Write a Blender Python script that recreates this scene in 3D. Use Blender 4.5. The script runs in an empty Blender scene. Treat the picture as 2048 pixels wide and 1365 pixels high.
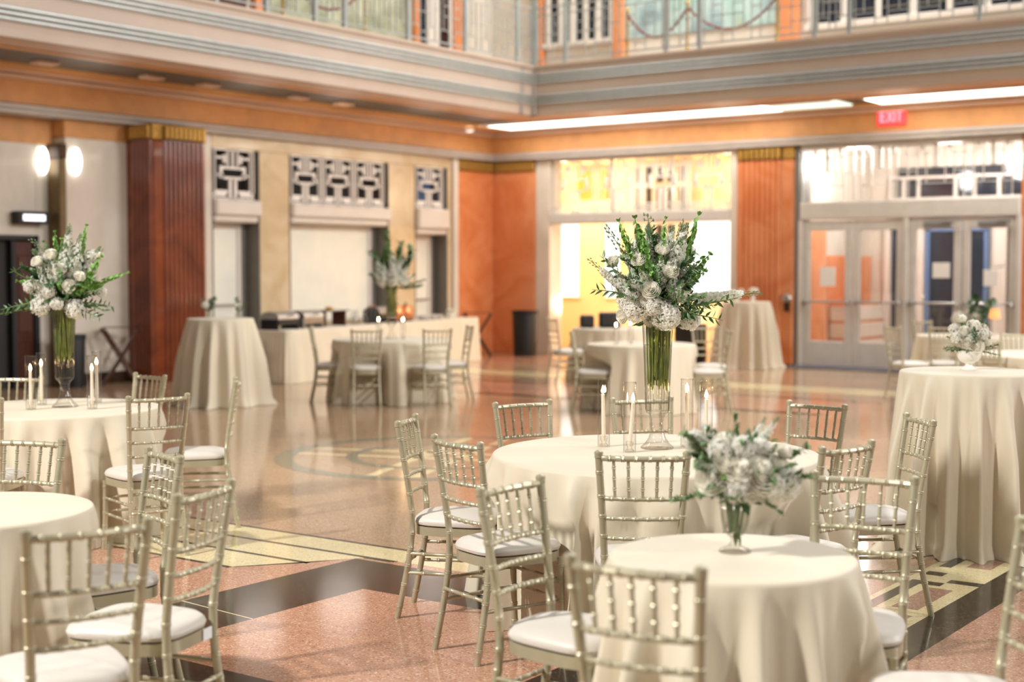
import bpy, math, random
from mathutils import Vector, Matrix, Quaternion
random.seed(7)
PI = math.pi
SC = bpy.context.scene
COL = SC.collection

# ------------------------------------------------------------------ camera, world, light, exposure
CAM = Vector((16.418, -22.044, 1.63))
FW = Vector((-0.5862, 0.8102, 0)); RT = Vector((0.8102, 0.5862, 0))
YAW = math.atan2(-FW.x, FW.y)
cd = bpy.data.cameras.new('camera'); cam_ob = bpy.data.objects.new('camera', cd); COL.objects.link(cam_ob)
cam_ob.location = CAM
cam_ob.rotation_euler = (PI/2 - math.radians(2.949), 0, YAW)
cd.sensor_width = 36.0; cd.lens = 36.0*2844/2048
cd.clip_end = 200
cd.dof.use_dof = True; cd.dof.focus_distance = 6.55; cd.dof.aperture_fstop = 1.65
SC.camera = cam_ob
SC.view_settings.view_transform = 'Standard'; SC.view_settings.look = 'None'
SC.view_settings.exposure = 0.2; SC.view_settings.gamma = 1.0
SC.view_settings.use_curve_mapping = False
cy = SC.cycles
cy.use_denoising = True
cy.max_bounces = 7; cy.diffuse_bounces = 4; cy.glossy_bounces = 4; cy.transmission_bounces = 5
cy.transparent_max_bounces = 24; cy.caustics_reflective = False; cy.caustics_refractive = False
cy.sample_clamp_indirect = 6.0

world = bpy.data.worlds.new('world'); SC.world = world; world.use_nodes = True
bg = world.node_tree.nodes['Background']
bg.inputs[0].default_value = (1.0, 0.98, 0.95, 1); bg.inputs[1].default_value = 0.23

def area(name, loc, target, sx, sy, power, color=(1, 1, 1)):
    l = bpy.data.lights.new(name, 'AREA'); l.shape = 'RECTANGLE'; l.size = sx; l.size_y = sy
    l.energy = power; l.color = color
    o = bpy.data.objects.new(name, l); COL.objects.link(o); o.location = loc
    o.rotation_euler = (Vector(target)-Vector(loc)).to_track_quat('-Z', 'Y').to_euler()
    return o
# unseen fill lights added at the right end of the hall and high overhead
area('side_fill_light', (26, -3.2, 8.0), (2, -7.5, 3.5), 6, 6, 1900, (1.0, 0.97, 0.96))
area('overhead_fill_light', (11.5, -4.2, 14), (11, -9.5, 0), 12, 4, 900, (1.0, 0.97, 0.93))
def spot(name, loc, target, power, size, blend=.6, color=(1, .97, .93), r=.35):
    l = bpy.data.lights.new(name, 'SPOT'); l.energy = power; l.color = color; l.spot_size = math.radians(size); l.spot_blend = blend; l.shadow_soft_size = r
    o = bpy.data.objects.new(name, l); COL.objects.link(o); o.location = loc
    o.rotation_euler = (Vector(target)-Vector(loc)).to_track_quat('-Z', 'Y').to_euler()
# added fill spots out of view, aimed down on the tables
spot('table_fill_spot', (24, -17.5, 8.5), (13.2, -15.9, .6), 2000, 38)
spot('table_fill_spot', (8.6, -26, 8.5), (12.6, -16.9, 1.1), 7000, 54, .45)
spot('table_fill_spot', (22, -13, 9), (7.5, -9.0, .3), 4200, 40)

area('gallery_wall_fill', (6.5, -1.3, 9.2), (6.5, -.4, 5.5), 7, 1.0, 260, (1, .95, .88))  # unseen area fill added to brighten the upper gallery walls
area('gallery_wall_fill', (1.3, -5.0, 9.2), (.4, -5.0, 5.5), 1.0, 6, 160, (1, .95, .88))
def point(name, loc, power, color=(1, .82, .6), r=0.12):
    l = bpy.data.lights.new(name, 'POINT'); l.energy = power; l.color = color; l.shadow_soft_size = r
    o = bpy.data.objects.new(name, l); COL.objects.link(o); o.location = loc
    return o

# ------------------------------------------------------------------ helpers
def lin(c):
    c = c/255.0
    return c/12.92 if c <= 0.04045 else ((c+0.055)/1.055)**2.4
def rgb(r, g, b): return (lin(r), lin(g), lin(b), 1.0)

def mat(name, base, rough=0.5, metal=0.0, var=0.0, scale=6.0, bump=0.0, bscale=40.0, spec=0.5, coat=0.0,
        emit=None, estr=0.0, detail=4.0, sub=0.0, sheen=0.0, second=None, distort=0.0, stretch=None, voronoi=False):
    m = bpy.data.materials.new(name); m.use_nodes = True
    nt = m.node_tree; N = nt.nodes; L = nt.links
    b = N['Principled BSDF']
    b.inputs['Base Color'].default_value = base
    b.inputs['Roughness'].default_value = rough; b.inputs['Metallic'].default_value = metal
    b.inputs['Specular IOR Level'].default_value = spec
    if coat: b.inputs['Coat Weight'].default_value = coat; b.inputs['Coat Roughness'].default_value = 0.05
    if sheen: b.inputs['Sheen Weight'].default_value = sheen
    if sub:
        b.inputs['Subsurface Weight'].default_value = sub; b.inputs['Subsurface Radius'].default_value = (0.02, 0.015, 0.01)
    if emit: b.inputs['Emission Color'].default_value = emit; b.inputs['Emission Strength'].default_value = estr
    tc = N.new('ShaderNodeTexCoord'); src = tc.outputs['Object']
    if stretch:
        mp = N.new('ShaderNodeMapping'); mp.inputs['Scale'].default_value = stretch
        L.new(src, mp.inputs[0]); src = mp.outputs[0]
    if var or second:
        if voronoi:
            n = N.new('ShaderNodeTexVoronoi'); n.inputs['Scale'].default_value = scale
            L.new(src, n.inputs['Vector'])
            sp = N.new('ShaderNodeSeparateColor'); L.new(n.outputs['Color'], sp.inputs[0]); fac = sp.outputs[0]
        else:
            n = N.new('ShaderNodeTexNoise'); n.inputs['Scale'].default_value = scale; n.inputs['Detail'].default_value = detail
            n.inputs['Distortion'].default_value = distort
            L.new(src, n.inputs['Vector']); fac = n.outputs['Fac']
        r = N.new('ShaderNodeValToRGB')
        lo = tuple(max(0, c*(1-var)) for c in base[:3])+(1,); hi = tuple(min(1, c*(1+var)) for c in base[:3])+(1,)
        if second: lo, hi = base, second
        r.color_ramp.elements[0].color = lo; r.color_ramp.elements[1].color = hi
        r.color_ramp.elements[0].position = 0.05 if voronoi else 0.36; r.color_ramp.elements[1].position = 0.95 if voronoi else 0.66
        L.new(fac, r.inputs[0]); L.new(r.outputs[0], b.inputs['Base Color'])
    if bump:
        n2 = N.new('ShaderNodeTexNoise'); n2.inputs['Scale'].default_value = bscale; n2.inputs['Detail'].default_value = 3
        L.new(src, n2.inputs['Vector'])
        bp = N.new('ShaderNodeBump'); bp.inputs['Strength'].default_value = bump; bp.inputs['Distance'].default_value = 0.01
        L.new(n2.outputs['Fac'], bp.inputs['Height']); L.new(bp.outputs[0], b.inputs['Normal'])
    return m

def terrazzo(name, base, chip1, chip2, big=0.10):
    """polished terrazzo: marble chips of two colours in a tinted binder, slow tonal drift, glossy"""
    m = bpy.data.materials.new(name); m.use_nodes = True
    nt = m.node_tree; N = nt.nodes; L = nt.links; b = N['Principled BSDF']
    tc = N.new('ShaderNodeTexCoord'); src = tc.outputs['Object']
    v = N.new('ShaderNodeTexVoronoi'); v.inputs['Scale'].default_value = 130; L.new(src, v.inputs['Vector'])
    sp = N.new('ShaderNodeSeparateColor'); L.new(v.outputs['Color'], sp.inputs[0])
    r = N.new('ShaderNodeValToRGB'); L.new(sp.outputs[0], r.inputs[0])
    e = r.color_ramp.elements
    e[0].position = 0.0; e[0].color = chip2; e[1].position = 1.0; e[1].color = chip1
    a = e.new(0.16); a.color = base; c = e.new(0.80); c.color = base
    n = N.new('ShaderNodeTexNoise'); n.inputs['Scale'].default_value = 0.9; n.inputs['Detail'].default_value = 5; L.new(src, n.inputs['Vector'])
    mr = N.new('ShaderNodeMapRange'); mr.inputs[1].default_value = 0.3; mr.inputs[2].default_value = 0.7
    mr.inputs[3].default_value = 1-big; mr.inputs[4].default_value = 1+big
    L.new(n.outputs['Fac'], mr.inputs[0])
    mx = N.new('ShaderNodeVectorMath'); mx.operation = 'SCALE'
    L.new(r.outputs[0], mx.inputs[0]); L.new(mr.outputs[0], mx.inputs['Scale'])
    L.new(mx.outputs[0], b.inputs['Base Color'])
    rr = N.new('ShaderNodeMapRange'); rr.inputs[1].default_value = 0.3; rr.inputs[2].default_value = 0.7
    rr.inputs[3].default_value = 0.07; rr.inputs[4].default_value = 0.15
    L.new(n.outputs['Fac'], rr.inputs[0]); L.new(rr.outputs[0], b.inputs['Roughness'])
    b.inputs['Specular IOR Level'].default_value = 0.5
    return m

def glass(name, tint=(0.99, 0.99, 0.99), edge=(0.88, 0.89, 0.89), gloss=0.9, rough=0.02):
    """thin clear glass: see-through straight on, darker and mirror-like towards its edges"""
    m = bpy.data.materials.new(name); m.use_nodes = True
    nt = m.node_tree; N = nt.nodes; L = nt.links; N.remove(N['Principled BSDF'])
    out = N['Material Output']
    t = N.new('ShaderNodeBsdfTransparent'); g = N.new('ShaderNodeBsdfGlossy'); g.inputs['Roughness'].default_value = rough
    g.inputs['Color'].default_value = (gloss, gloss, gloss, 1)
    lw = N.new('ShaderNodeLayerWeight'); lw.inputs['Blend'].default_value = 0.5
    cr = N.new('ShaderNodeMixRGB'); cr.inputs[1].default_value = (*tint, 1); cr.inputs[2].default_value = (*edge, 1)
    L.new(lw.outputs['Facing'], cr.inputs[0]); L.new(cr.outputs[0], t.inputs['Color'])
    pw = N.new('ShaderNodeMath'); pw.operation = 'POWER'; pw.inputs[1].default_value = 4.0; L.new(lw.outputs['Facing'], pw.inputs[0])
    fr = N.new('ShaderNodeMath'); fr.operation = 'MULTIPLY_ADD'; fr.inputs[1].default_value = 0.62; fr.inputs[2].default_value = 0.05; L.new(pw.outputs[0], fr.inputs[0])
    mx = N.new('ShaderNodeMixShader'); L.new(fr.outputs[0], mx.inputs[0]); L.new(t.outputs[0], mx.inputs[1]); L.new(g.outputs[0], mx.inputs[2])
    L.new(mx.outputs[0], out.inputs['Surface'])
    return m

def emission(name, color, strength):
    m = bpy.data.materials.new(name); m.use_nodes = True
    N = m.node_tree.nodes; L = m.node_tree.links; N.remove(N['Principled BSDF'])
    e = N.new('ShaderNodeEmission'); e.inputs[0].default_value = color; e.inputs[1].default_value = strength
    L.new(e.outputs[0], N['Material Output'].inputs['Surface'])
    return m

M = {}
M['floor'] = terrazzo('terrazzo_brown', rgb(176, 144, 114), rgb(208, 184, 156), rgb(140, 106, 80))
M['pink'] = terrazzo('terrazzo_pink', rgb(188, 140, 114), rgb(218, 188, 164), rgb(146, 92, 68))
M['black'] = terrazzo('terrazzo_black', rgb(40, 36, 32), rgb(84, 76, 66), rgb(24, 22, 20), 0.2)
M['cream'] = terrazzo('terrazzo_cream', rgb(222, 206, 160), rgb(238, 226, 190), rgb(190, 168, 116))
M['greygreen'] = terrazzo('terrazzo_grey', rgb(128, 124, 106), rgb(168, 162, 140), rgb(96, 92, 78))
M['redt'] = terrazzo('terrazzo_mauve', rgb(160, 122, 102), rgb(196, 164, 144), rgb(122, 86, 70))
M['marble'] = mat('cream_marble', rgb(216, 198, 166), 0.22, second=rgb(200, 176, 138), scale=1.6, detail=8, distort=1.2, coat=0.3)
M['marble_white'] = mat('pale_marble', rgb(220, 212, 198), 0.2, second=rgb(206, 196, 180), scale=1.2, detail=8, distort=1.0, coat=0.4)
M['red'] = mat('red_marble', rgb(222, 148, 100), 0.25, second=rgb(206, 122, 72), scale=1.3, detail=10, distort=1.6, coat=0.4)
M['reddark'] = mat('dark_red_marble', rgb(136, 68, 36), 0.22, second=rgb(106, 48, 24), scale=1.5, detail=10, distort=1.5, coat=0.5)
M['orange'] = mat('orange_plaster', rgb(204, 146, 88), 0.55, var=0.08, scale=5, bump=0.25, bscale=9)
M['tan'] = mat('tan_plaster', rgb(206, 172, 146), 0.6, var=0.04, scale=3)
M['fascia'] = mat('beige_plaster', rgb(212, 194, 178), 0.5, var=0.03, scale=2)
M['reed'] = mat('grey_blue_metal', rgb(188, 194, 192), 0.35, metal=0.3, var=0.05, scale=8)
M['trim'] = mat('grey_stone_trim', rgb(176, 168, 160), 0.4, var=0.05, scale=4)
M['trough'] = mat('dark_brown_paint', rgb(96, 82, 68), 0.6, var=0.1, scale=6)
M['gold'] = mat('gilded_cap', rgb(172, 132, 62), 0.4, metal=0.6, var=0.15, scale=20)
M['bronze'] = mat('olive_bronze', rgb(112, 92, 58), 0.4, metal=0.4, var=0.1, scale=10)
M['bronze_dark'] = mat('dark_bronze', rgb(66, 46, 28), 0.4, metal=0.5, var=0.1, scale=10)
M['white'] = mat('white_painted_metal', rgb(222, 214, 204), 0.35, var=0.02, scale=4)
M['grille'] = mat('white_metal_grille', rgb(240, 236, 230), 0.4, metal=0.0, var=0.02, scale=8)
M['alu'] = mat('satin_aluminium', rgb(212, 208, 200), 0.35, metal=0.1, var=0.04, scale=6)
M['darkgap'] = mat('dark_recess', rgb(40, 36, 32), 0.7, var=0.1, scale=5)
M['jamb'] = mat('grey_jamb', rgb(120, 116, 108), 0.4, var=0.05, scale=5)
M['night'] = mat('night_glazing', rgb(34, 40, 52), 0.08, var=0.25, scale=2)
M['bluedoor'] = mat('blue_door_frame', rgb(96, 122, 164), 0.4, var=0.05, scale=5)
M['wood'] = mat('dark_walnut', rgb(70, 34, 22), 0.3, var=0.25, scale=3, stretch=(8, 8, 1), coat=0.4)
M['mat_blue'] = mat('blue_grey_mat', rgb(92, 96, 108), 0.9, var=0.15, scale=40, bump=0.3, bscale=300)
M['gold_wall'] = mat('golden_plaster', rgb(250, 228, 184), 0.5, var=0.04, scale=2)
M['amber'] = mat('amber_panel', rgb(226, 158, 70), 0.4, var=0.12, scale=6)
M['frost'] = mat('lit_frosted_glass', rgb(226, 222, 206), 0.25, emit=(1, .93, .78, 1), estr=.13, second=rgb(212, 212, 200), scale=1.5, detail=5)  # faint emission in the pane stands in for room light behind it
M['paper'] = mat('white_paper', rgb(240, 238, 232), 0.7, var=0.02, scale=10)
M['brass'] = mat('polished_brass', rgb(206, 170, 84), 0.25, metal=0.9, var=0.05, scale=10)
M['rope'] = mat('red_velvet_rope', rgb(128, 32, 34), 0.8, var=0.15, scale=60, sheen=0.5)
M['blackp'] = mat('black_plastic', rgb(18, 17, 19), 0.55, var=0.1, scale=20)
M['steel'] = mat('brushed_steel', rgb(176, 174, 170), 0.3, metal=0.85, var=0.06, scale=30)
M['copper'] = mat('copper_sheet', rgb(214, 140, 92), 0.3, metal=0.8, var=0.08, scale=14)
M['china'] = mat('white_china', rgb(240, 236, 228), 0.15, var=0.015, scale=8, coat=0.5)
M['chair'] = mat('champagne_lacquer', rgb(180, 172, 144), 0.36, metal=0.35, var=0.05, scale=14, coat=0.25)
M['cushion'] = mat('ivory_satin_cushion', rgb(210, 203, 192), 0.45, var=0.02, scale=8, bump=0.1, bscale=18, sheen=0.2)
M['cloth'] = mat('ivory_polyester_cloth', rgb(213, 202, 178), 0.6, var=0.015, scale=3, bump=0.04, bscale=400, sheen=0.25)
M['tag'] = mat('white_tag', rgb(232, 234, 236), 0.5, var=0.02, scale=20)
M['rosew'] = mat('white_rose_petals', rgb(250, 247, 236), 0.6, var=0.03, scale=12)
M['hydr'] = mat('white_hydrangea_petals', rgb(250, 247, 240), 0.65, var=0.03, scale=20)
M['stock'] = mat('white_stock_petals', rgb(236, 236, 222), 0.65, second=rgb(250, 250, 244), scale=30)
def translucent(m, f, col=None):
    nt = m.node_tree; N = nt.nodes; L = nt.links; b = N['Principled BSDF']; t = N.new('ShaderNodeBsdfTranslucent'); mx = N.new('ShaderNodeMixShader')
    mx.inputs[0].default_value = f
    if col: t.inputs['Color'].default_value = col
    elif b.inputs['Base Color'].is_linked: L.new(b.inputs['Base Color'].links[0].from_socket, t.inputs['Color'])
    else: t.inputs['Color'].default_value = b.inputs['Base Color'].default_value
    L.new(b.outputs[0], mx.inputs[1]); L.new(t.outputs[0], mx.inputs[2]); L.new(mx.outputs[0], N['Material Output'].inputs['Surface'])
for k in ('rosew', 'hydr', 'stock'): translucent(M[k], .5)
M['stem'] = mat('green_stem', rgb(96, 120, 52), 0.5, var=0.2, scale=20)
M['stemy'] = mat('yellow_green_stem', rgb(150, 156, 56), 0.4, second=rgb(96, 112, 36), scale=14)
M['leaf'] = mat('dark_green_leaf', rgb(52, 86, 48), 0.35, second=rgb(84, 120, 70), scale=18)
M['bells'] = mat('bright_green_bells', rgb(96, 146, 60), 0.5, second=rgb(136, 178, 86), scale=18)
M['seed'] = mat('grey_green_buds', rgb(106, 124, 88), 0.5, second=rgb(146, 158, 122), scale=30)
M['bluegreen'] = mat('eucalyptus_leaf', rgb(84, 118, 72), 0.5, second=rgb(132, 158, 110), scale=20)
M['glass'] = glass('clear_glass', (0.98, 0.97, 0.955), (0.74, 0.73, 0.71))
M['fluted'] = glass('fluted_glass', (0.985, 0.985, 0.98), (0.60, 0.60, 0.57))
M['pane'] = glass('window_glass', (0.96, 0.97, 0.97), (0.8, 0.82, 0.82))
M['water'] = glass('vase_water', (0.98, 0.98, 0.95), (0.92, 0.91, 0.86), 0.5)
M['wax'] = mat('white_wax', rgb(246, 232, 214), 0.5, var=0.02, scale=10, sub=0.3)
M['flame'] = emission('candle_flame', (1.0, 0.66, 0.32, 1), 60)
M['cove'] = emission('cove_diffuser', (1.0, 0.95, 0.88, 1), 6.0)
M['cove_dim'] = emission('cove_diffuser_dim', (0.92, 1.0, 0.82, 1), 1.3)
M['lamp'] = emission('lamp_reflection_glow', (1.0, 0.95, 0.88, 1), 5)  # emission for the downlight lens and the ovals standing in for wall reflections
M['screen'] = emission('backlit_panel', (1.0, 0.97, 0.90, 1), 1.7)
M['signlit'] = emission('sign_panel', (1.0, 0.93, 0.97, 1), 2.2)
M['exit'] = emission('exit_letters', (1.0, 0.10, 0.12, 1), 5.0)
M['exit_face'] = mat('exit_sign_face', rgb(190, 60, 60), 0.4, var=0.02, scale=5, emit=(1, .06, .06, 1), estr=0.9)
M['shade'] = mat('orange_lampshade', rgb(230, 140, 80), 0.6, var=0.03, scale=10, emit=(1, .42, .15, 1), estr=0.9)
def mural_mat():
    m = bpy.data.materials.new('painted_mural'); m.use_nodes = True
    N = m.node_tree.nodes; L = m.node_tree.links; b = N['Principled BSDF']
    tc = N.new('ShaderNodeTexCoord'); n = N.new('ShaderNodeTexNoise'); n.inputs['Scale'].default_value = 1.3; n.inputs['Detail'].default_value = 3
    L.new(tc.outputs['Object'], n.inputs['Vector'])
    r = N.new('ShaderNodeValToRGB'); e = r.color_ramp.elements
    e[0].position = .30; e[0].color = rgb(120, 142, 140); e[1].position = .72; e[1].color = rgb(196, 190, 120)
    for p, c in ((.40, (150, 176, 180)), (.50, (186, 208, 204)), (.60, (160, 194, 186)), (.66, (176, 184, 160))):
        k = e.new(p); k.color = rgb(*c)
    L.new(n.outputs['Fac'], r.inputs[0]); L.new(r.outputs[0], b.inputs['Base Color']); b.inputs['Roughness'].default_value = .6
    return m
M['mural'] = mural_mat()
M['mural_grey'] = mat('painted_mural_grey', rgb(138, 142, 116), 0.6, second=rgb(184, 186, 160), scale=2.5, detail=3)

class MB:
    """collects shapes into one mesh"""
    def __init__(s): s.v = []; s.f = []; s.mi = []; s.k = 0
    def slot(s, k): s.k = k; return s
    def add(s, vs, fs):
        o = len(s.v); s.v += [tuple(v) for v in vs]
        for f in fs: s.f.append(tuple(i+o for i in f)); s.mi.append(s.k)
        return s
    def box(s, x0, x1, y0, y1, z0, z1):
        return s.add([(x0,y0,z0),(x1,y0,z0),(x1,y1,z0),(x0,y1,z0),(x0,y0,z1),(x1,y0,z1),(x1,y1,z1),(x0,y1,z1)],
                     [(0,3,2,1),(4,5,6,7),(0,1,5,4),(1,2,6,5),(2,3,7,6),(3,0,4,7)])
    def bbox(s, x0, x1, y0, y1, z0, z1, c=0.01):
        """box with chamfered vertical and horizontal edges"""
        xs=(x0,x1); ys=(y0,y1); zs=(z0,z1); V=[]; F=[]
        c=min(c,(x1-x0)*.4,(y1-y0)*.4,(z1-z0)*.4)
        idx={}
        for i in (0,1):
            for j in (0,1):
                for k in (0,1):
                    sx=1-2*i; sy=1-2*j; sz=1-2*k
                    for a in range(3):
                        p=[xs[i]+sx*c,ys[j]+sy*c,zs[k]+sz*c]
                        p[a]=(xs[i],ys[j],zs[k])[a]
                        idx[(i,j,k,a)]=len(V); V.append(p)
        g=lambda i,j,k,a: idx[(i,j,k,a)]
        F+=[(g(0,0,0,0),g(0,0,1,0),g(0,1,1,0),g(0,1,0,0)),(g(1,0,0,0),g(1,1,0,0),g(1,1,1,0),g(1,0,1,0)),
            (g(0,0,0,1),g(1,0,0,1),g(1,0,1,1),g(0,0,1,1)),(g(0,1,0,1),g(0,1,1,1),g(1,1,1,1),g(1,1,0,1)),
            (g(0,0,0,2),g(0,1,0,2),g(1,1,0,2),g(1,0,0,2)),(g(0,0,1,2),g(1,0,1,2),g(1,1,1,2),g(0,1,1,2))]
        for i in (0,1):
            for j in (0,1):
                F.append((g(i,j,0,0),g(i,j,0,1),g(i,j,1,1),g(i,j,1,0)))
                F.append((g(i,0,j,0),g(i,0,j,2),g(i,1,j,2),g(i,1,j,0)))
                F.append((g(0,i,j,1),g(0,i,j,2),g(1,i,j,2),g(1,i,j,1)))
                for k in (0,1): F.append((g(i,j,k,0),g(i,j,k,1),g(i,j,k,2)))
        return s.add(V,F)
    def prism(s, poly, z0, z1):
        n=len(poly)
        return s.add([(x,y,z0) for x,y in poly]+[(x,y,z1) for x,y in poly],
                     [tuple(range(n-1,-1,-1)),tuple(range(n,2*n))]+[(i,(i+1)%n,n+(i+1)%n,n+i) for i in range(n)])
    def extrude(s, prof, axis, a0, a1):
        """profile of (p, z) pairs swept along x (axis 0, p = y) or along y (axis 1, p = x)"""
        n=len(prof)
        mk=(lambda a,p,z:(a,p,z)) if axis==0 else (lambda a,p,z:(p,a,z))
        return s.add([mk(a0,p,z) for p,z in prof]+[mk(a1,p,z) for p,z in prof],
                     [tuple(range(n-1,-1,-1)),tuple(range(n,2*n))]+[(i,(i+1)%n,n+(i+1)%n,n+i) for i in range(n)])
    def lathe(s, prof, n=24, mx=None, flute=0, famp=0.0, fz=(0,0), cap=True):
        """prof: (radius, z) list"""
        V=[];F=[]
        for r,z in prof:
            for k in range(n):
                a=2*PI*k/n; rr=r
                if flute and fz[0]<=z<=fz[1]: rr=r*(1+famp*math.cos(flute*a))
                V.append(Vector((rr*math.cos(a),rr*math.sin(a),z)))
        for i in range(len(prof)-1):
            for k in range(n):
                k2=(k+1)%n; F.append((i*n+k,i*n+k2,(i+1)*n+k2,(i+1)*n+k))
        if cap:
            if prof[0][0]>1e-5: F.append(tuple(range(n-1,-1,-1)))
            if prof[-1][0]>1e-5: F.append(tuple((len(prof)-1)*n+k for k in range(n)))
        if mx: V=[mx@v for v in V]
        return s.add(V,F)
    def tube(s, pts, rads, n=8, cap=True):
        pts=[Vector(p) for p in pts]; V=[];F=[]
        t0=(pts[1]-pts[0]).normalized()
        u=t0.orthogonal().normalized()
        if abs(t0.z)<0.9: u=(Vector((0,0,1))-t0*t0.z).normalized()
        for i,p in enumerate(pts):
            t=(pts[min(i+1,len(pts)-1)]-pts[max(i-1,0)]).normalized()
            u=(u-t*u.dot(t)).normalized(); w=t.cross(u)
            r=rads if isinstance(rads,(int,float)) else rads[i]
            for k in range(n):
                a=2*PI*k/n; V.append(p+u*(r*math.cos(a))+w*(r*math.sin(a)))
        for i in range(len(pts)-1):
            for k in range(n):
                k2=(k+1)%n; F.append((i*n+k,i*n+k2,(i+1)*n+k2,(i+1)*n+k))
        if cap:
            F.append(tuple(range(n-1,-1,-1))); F.append(tuple((len(pts)-1)*n+k for k in range(n)))
        return s.add(V,F)
    def ell(s, c, r, n=8, m=5, mx=None):
        V=[];F=[]
        c=Vector(c); rx,ry,rz=r if hasattr(r,'__len__') else (r,r,r)
        V.append(Vector((0,0,-rz)))
        for i in range(1,m):
            ph=-PI/2+PI*i/m
            for k in range(n):
                a=2*PI*k/n; V.append(Vector((rx*math.cos(ph)*math.cos(a),ry*math.cos(ph)*math.sin(a),rz*math.sin(ph))))
        V.append(Vector((0,0,rz)))
        for k in range(n):
            F.append((0,1+(k+1)%n,1+k)); F.append((len(V)-1,1+(m-2)*n+k,1+(m-2)*n+(k+1)%n))
        for i in range(m-2):
            for k in range(n):
                k2=(k+1)%n; F.append((1+i*n+k,1+i*n+k2,1+(i+1)*n+k2,1+(i+1)*n+k))
        if mx: V=[mx@v for v in V]
        return s.add([v+c for v in V],F)
    def mesh(s, name, mats, smooth=True, angle=40):
        me=bpy.data.meshes.new(name); me.from_pydata(s.v,[],s.f); 
        for m in (mats if isinstance(mats,(list,tuple)) else [mats]): me.materials.append(m)
        if max(s.mi)>0: me.polygons.foreach_set('material_index',s.mi)
        me.update()
        if smooth:
            me.shade_smooth(); me.set_sharp_from_angle(angle=math.radians(angle))
        return me
    def build(s, name, mats, parent=None, smooth=True, angle=40, loc=None):
        return put(name, s.mesh(name, mats, smooth, angle), parent, Matrix.Translation(loc) if loc else None)

def put(name, me, parent=None, mx=None):
    o=bpy.data.objects.new(name, me); COL.objects.link(o)
    if parent: o.parent=parent
    if mx is not None: o.matrix_local=mx
    return o
def tag(o, label=None, cat=None, group=None, kind=None):
    if label: o['label']=label
    if cat: o['category']=cat
    if group: o['group']=group
    if kind: o['kind']=kind
    return o
def thing(name, label, cat, loc=(0,0,0), rz=0, group=None):
    o=bpy.data.objects.new(name,None); COL.objects.link(o); o.location=loc; o.rotation_euler=(0,0,rz); o.empty_display_size=.1
    return tag(o,label,cat,group)
def struct(name, label, cat=None, loc=(0,0,0)):
    o=bpy.data.objects.new(name,None); COL.objects.link(o); o.location=loc; o.empty_display_size=.1
    return tag(o,label,cat or name.split('_')[0],None,'structure')
def sstruct(o, label, cat): return tag(o,label,cat,None,'structure')
def kids(o): return [c for c in bpy.data.objects if c.parent is o]
def copy_tree(o, parent=None, kmap=None):
    c=o.copy(); COL.objects.link(c)
    if parent: c.parent=parent
    for ch in kmap[o]: copy_tree(ch,c,kmap)
    return c
def dup(o, loc, rz, label, group=None):
    km={}
    def walk(a):
        km[a]=list(a.children)
        for ch in km[a]: walk(ch)
    walk(o)
    c=copy_tree(o,None,km); c.location=loc; c.rotation_euler=(0,0,rz); c['label']=label
    if group: c['group']=group
    return c

# ------------------------------------------------------------------ the setting: floor
fl = MB().box(-1, 24, -27, 6, -0.25, 0).build('floor', M['floor'], None, False)
sstruct(fl, 'polished brown terrazzo floor with inlaid bands of black, cream and pink', 'floor')
def panel(name, poly, m, z=0.002):
    return MB().prism(poly, 0.0, z).build(name, M[m], fl, False)
def rect(x0, x1, y0, y1): return [(x0, y0), (x1, y0), (x1, y1), (x0, y1)]
# square panel with its black border
X0, X1, Y0, Y1, B = 11.62, 13.22, -18.12, -16.70, 0.54
panel('terrazzo_panel', rect(X0, X1, Y0, Y1), 'pink')
panel('terrazzo_band', [(X0-B, Y1+B), (X0-B, Y0-B), (X0, Y0), (X0, Y1)], 'black')
panel('terrazzo_band', [(X1, Y1), (X1, Y0), (X1+B, Y0-B), (X1+B, Y1+B)], 'black')
panel('terrazzo_band', [(X0, Y1), (X1, Y1), (X1+B, Y1+B), (X0-B, Y1+B)], 'black')
panel('terrazzo_band', [(X0-B, Y0-B), (X1+B, Y0-B), (X1, Y0), (X0, Y0)], 'black')
panel('divider_strip', [(11.08, -17.42), (11.62, -17.47), (11.62, -17.462), (11.08, -17.412)], 'cream', .0025)
# pink field left of the border, cream bands and thin black lines
panel('terrazzo_panel', [(8.2, -18.9), (11.08, -18.9), (11.08, -16.16), (10.66, -16.75), (8.2, -16.75)], 'pink')
panel('terrazzo_panel', [(11.30, -16.16), (13.7, -16.16), (13.7, -16.10), (11.30, -16.10)], 'pink')
LW = 0.035
panel('terrazzo_band', rect(5.2, 13.6, -16.08, -15.835), 'cream')
panel('terrazzo_band', [(5.2, -16.385), (10.95, -16.385), (11.10, -16.115), (5.2, -16.115)], 'cream')
panel('terrazzo_band', [(5.2, -16.715), (10.70, -16.715), (10.93, -16.42), (5.2, -16.42)], 'cream')
panel('terrazzo_line', rect(5.2, 13.6, -15.835, -15.80), 'black')
panel('terrazzo_line', rect(5.2, 11.32, -16.115, -16.08), 'black')
panel('terrazzo_line', rect(5.2, 10.95, -16.42, -16.385), 'black')
panel('terrazzo_line', rect(5.2, 10.68, -16.75, -16.715), 'black')
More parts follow.
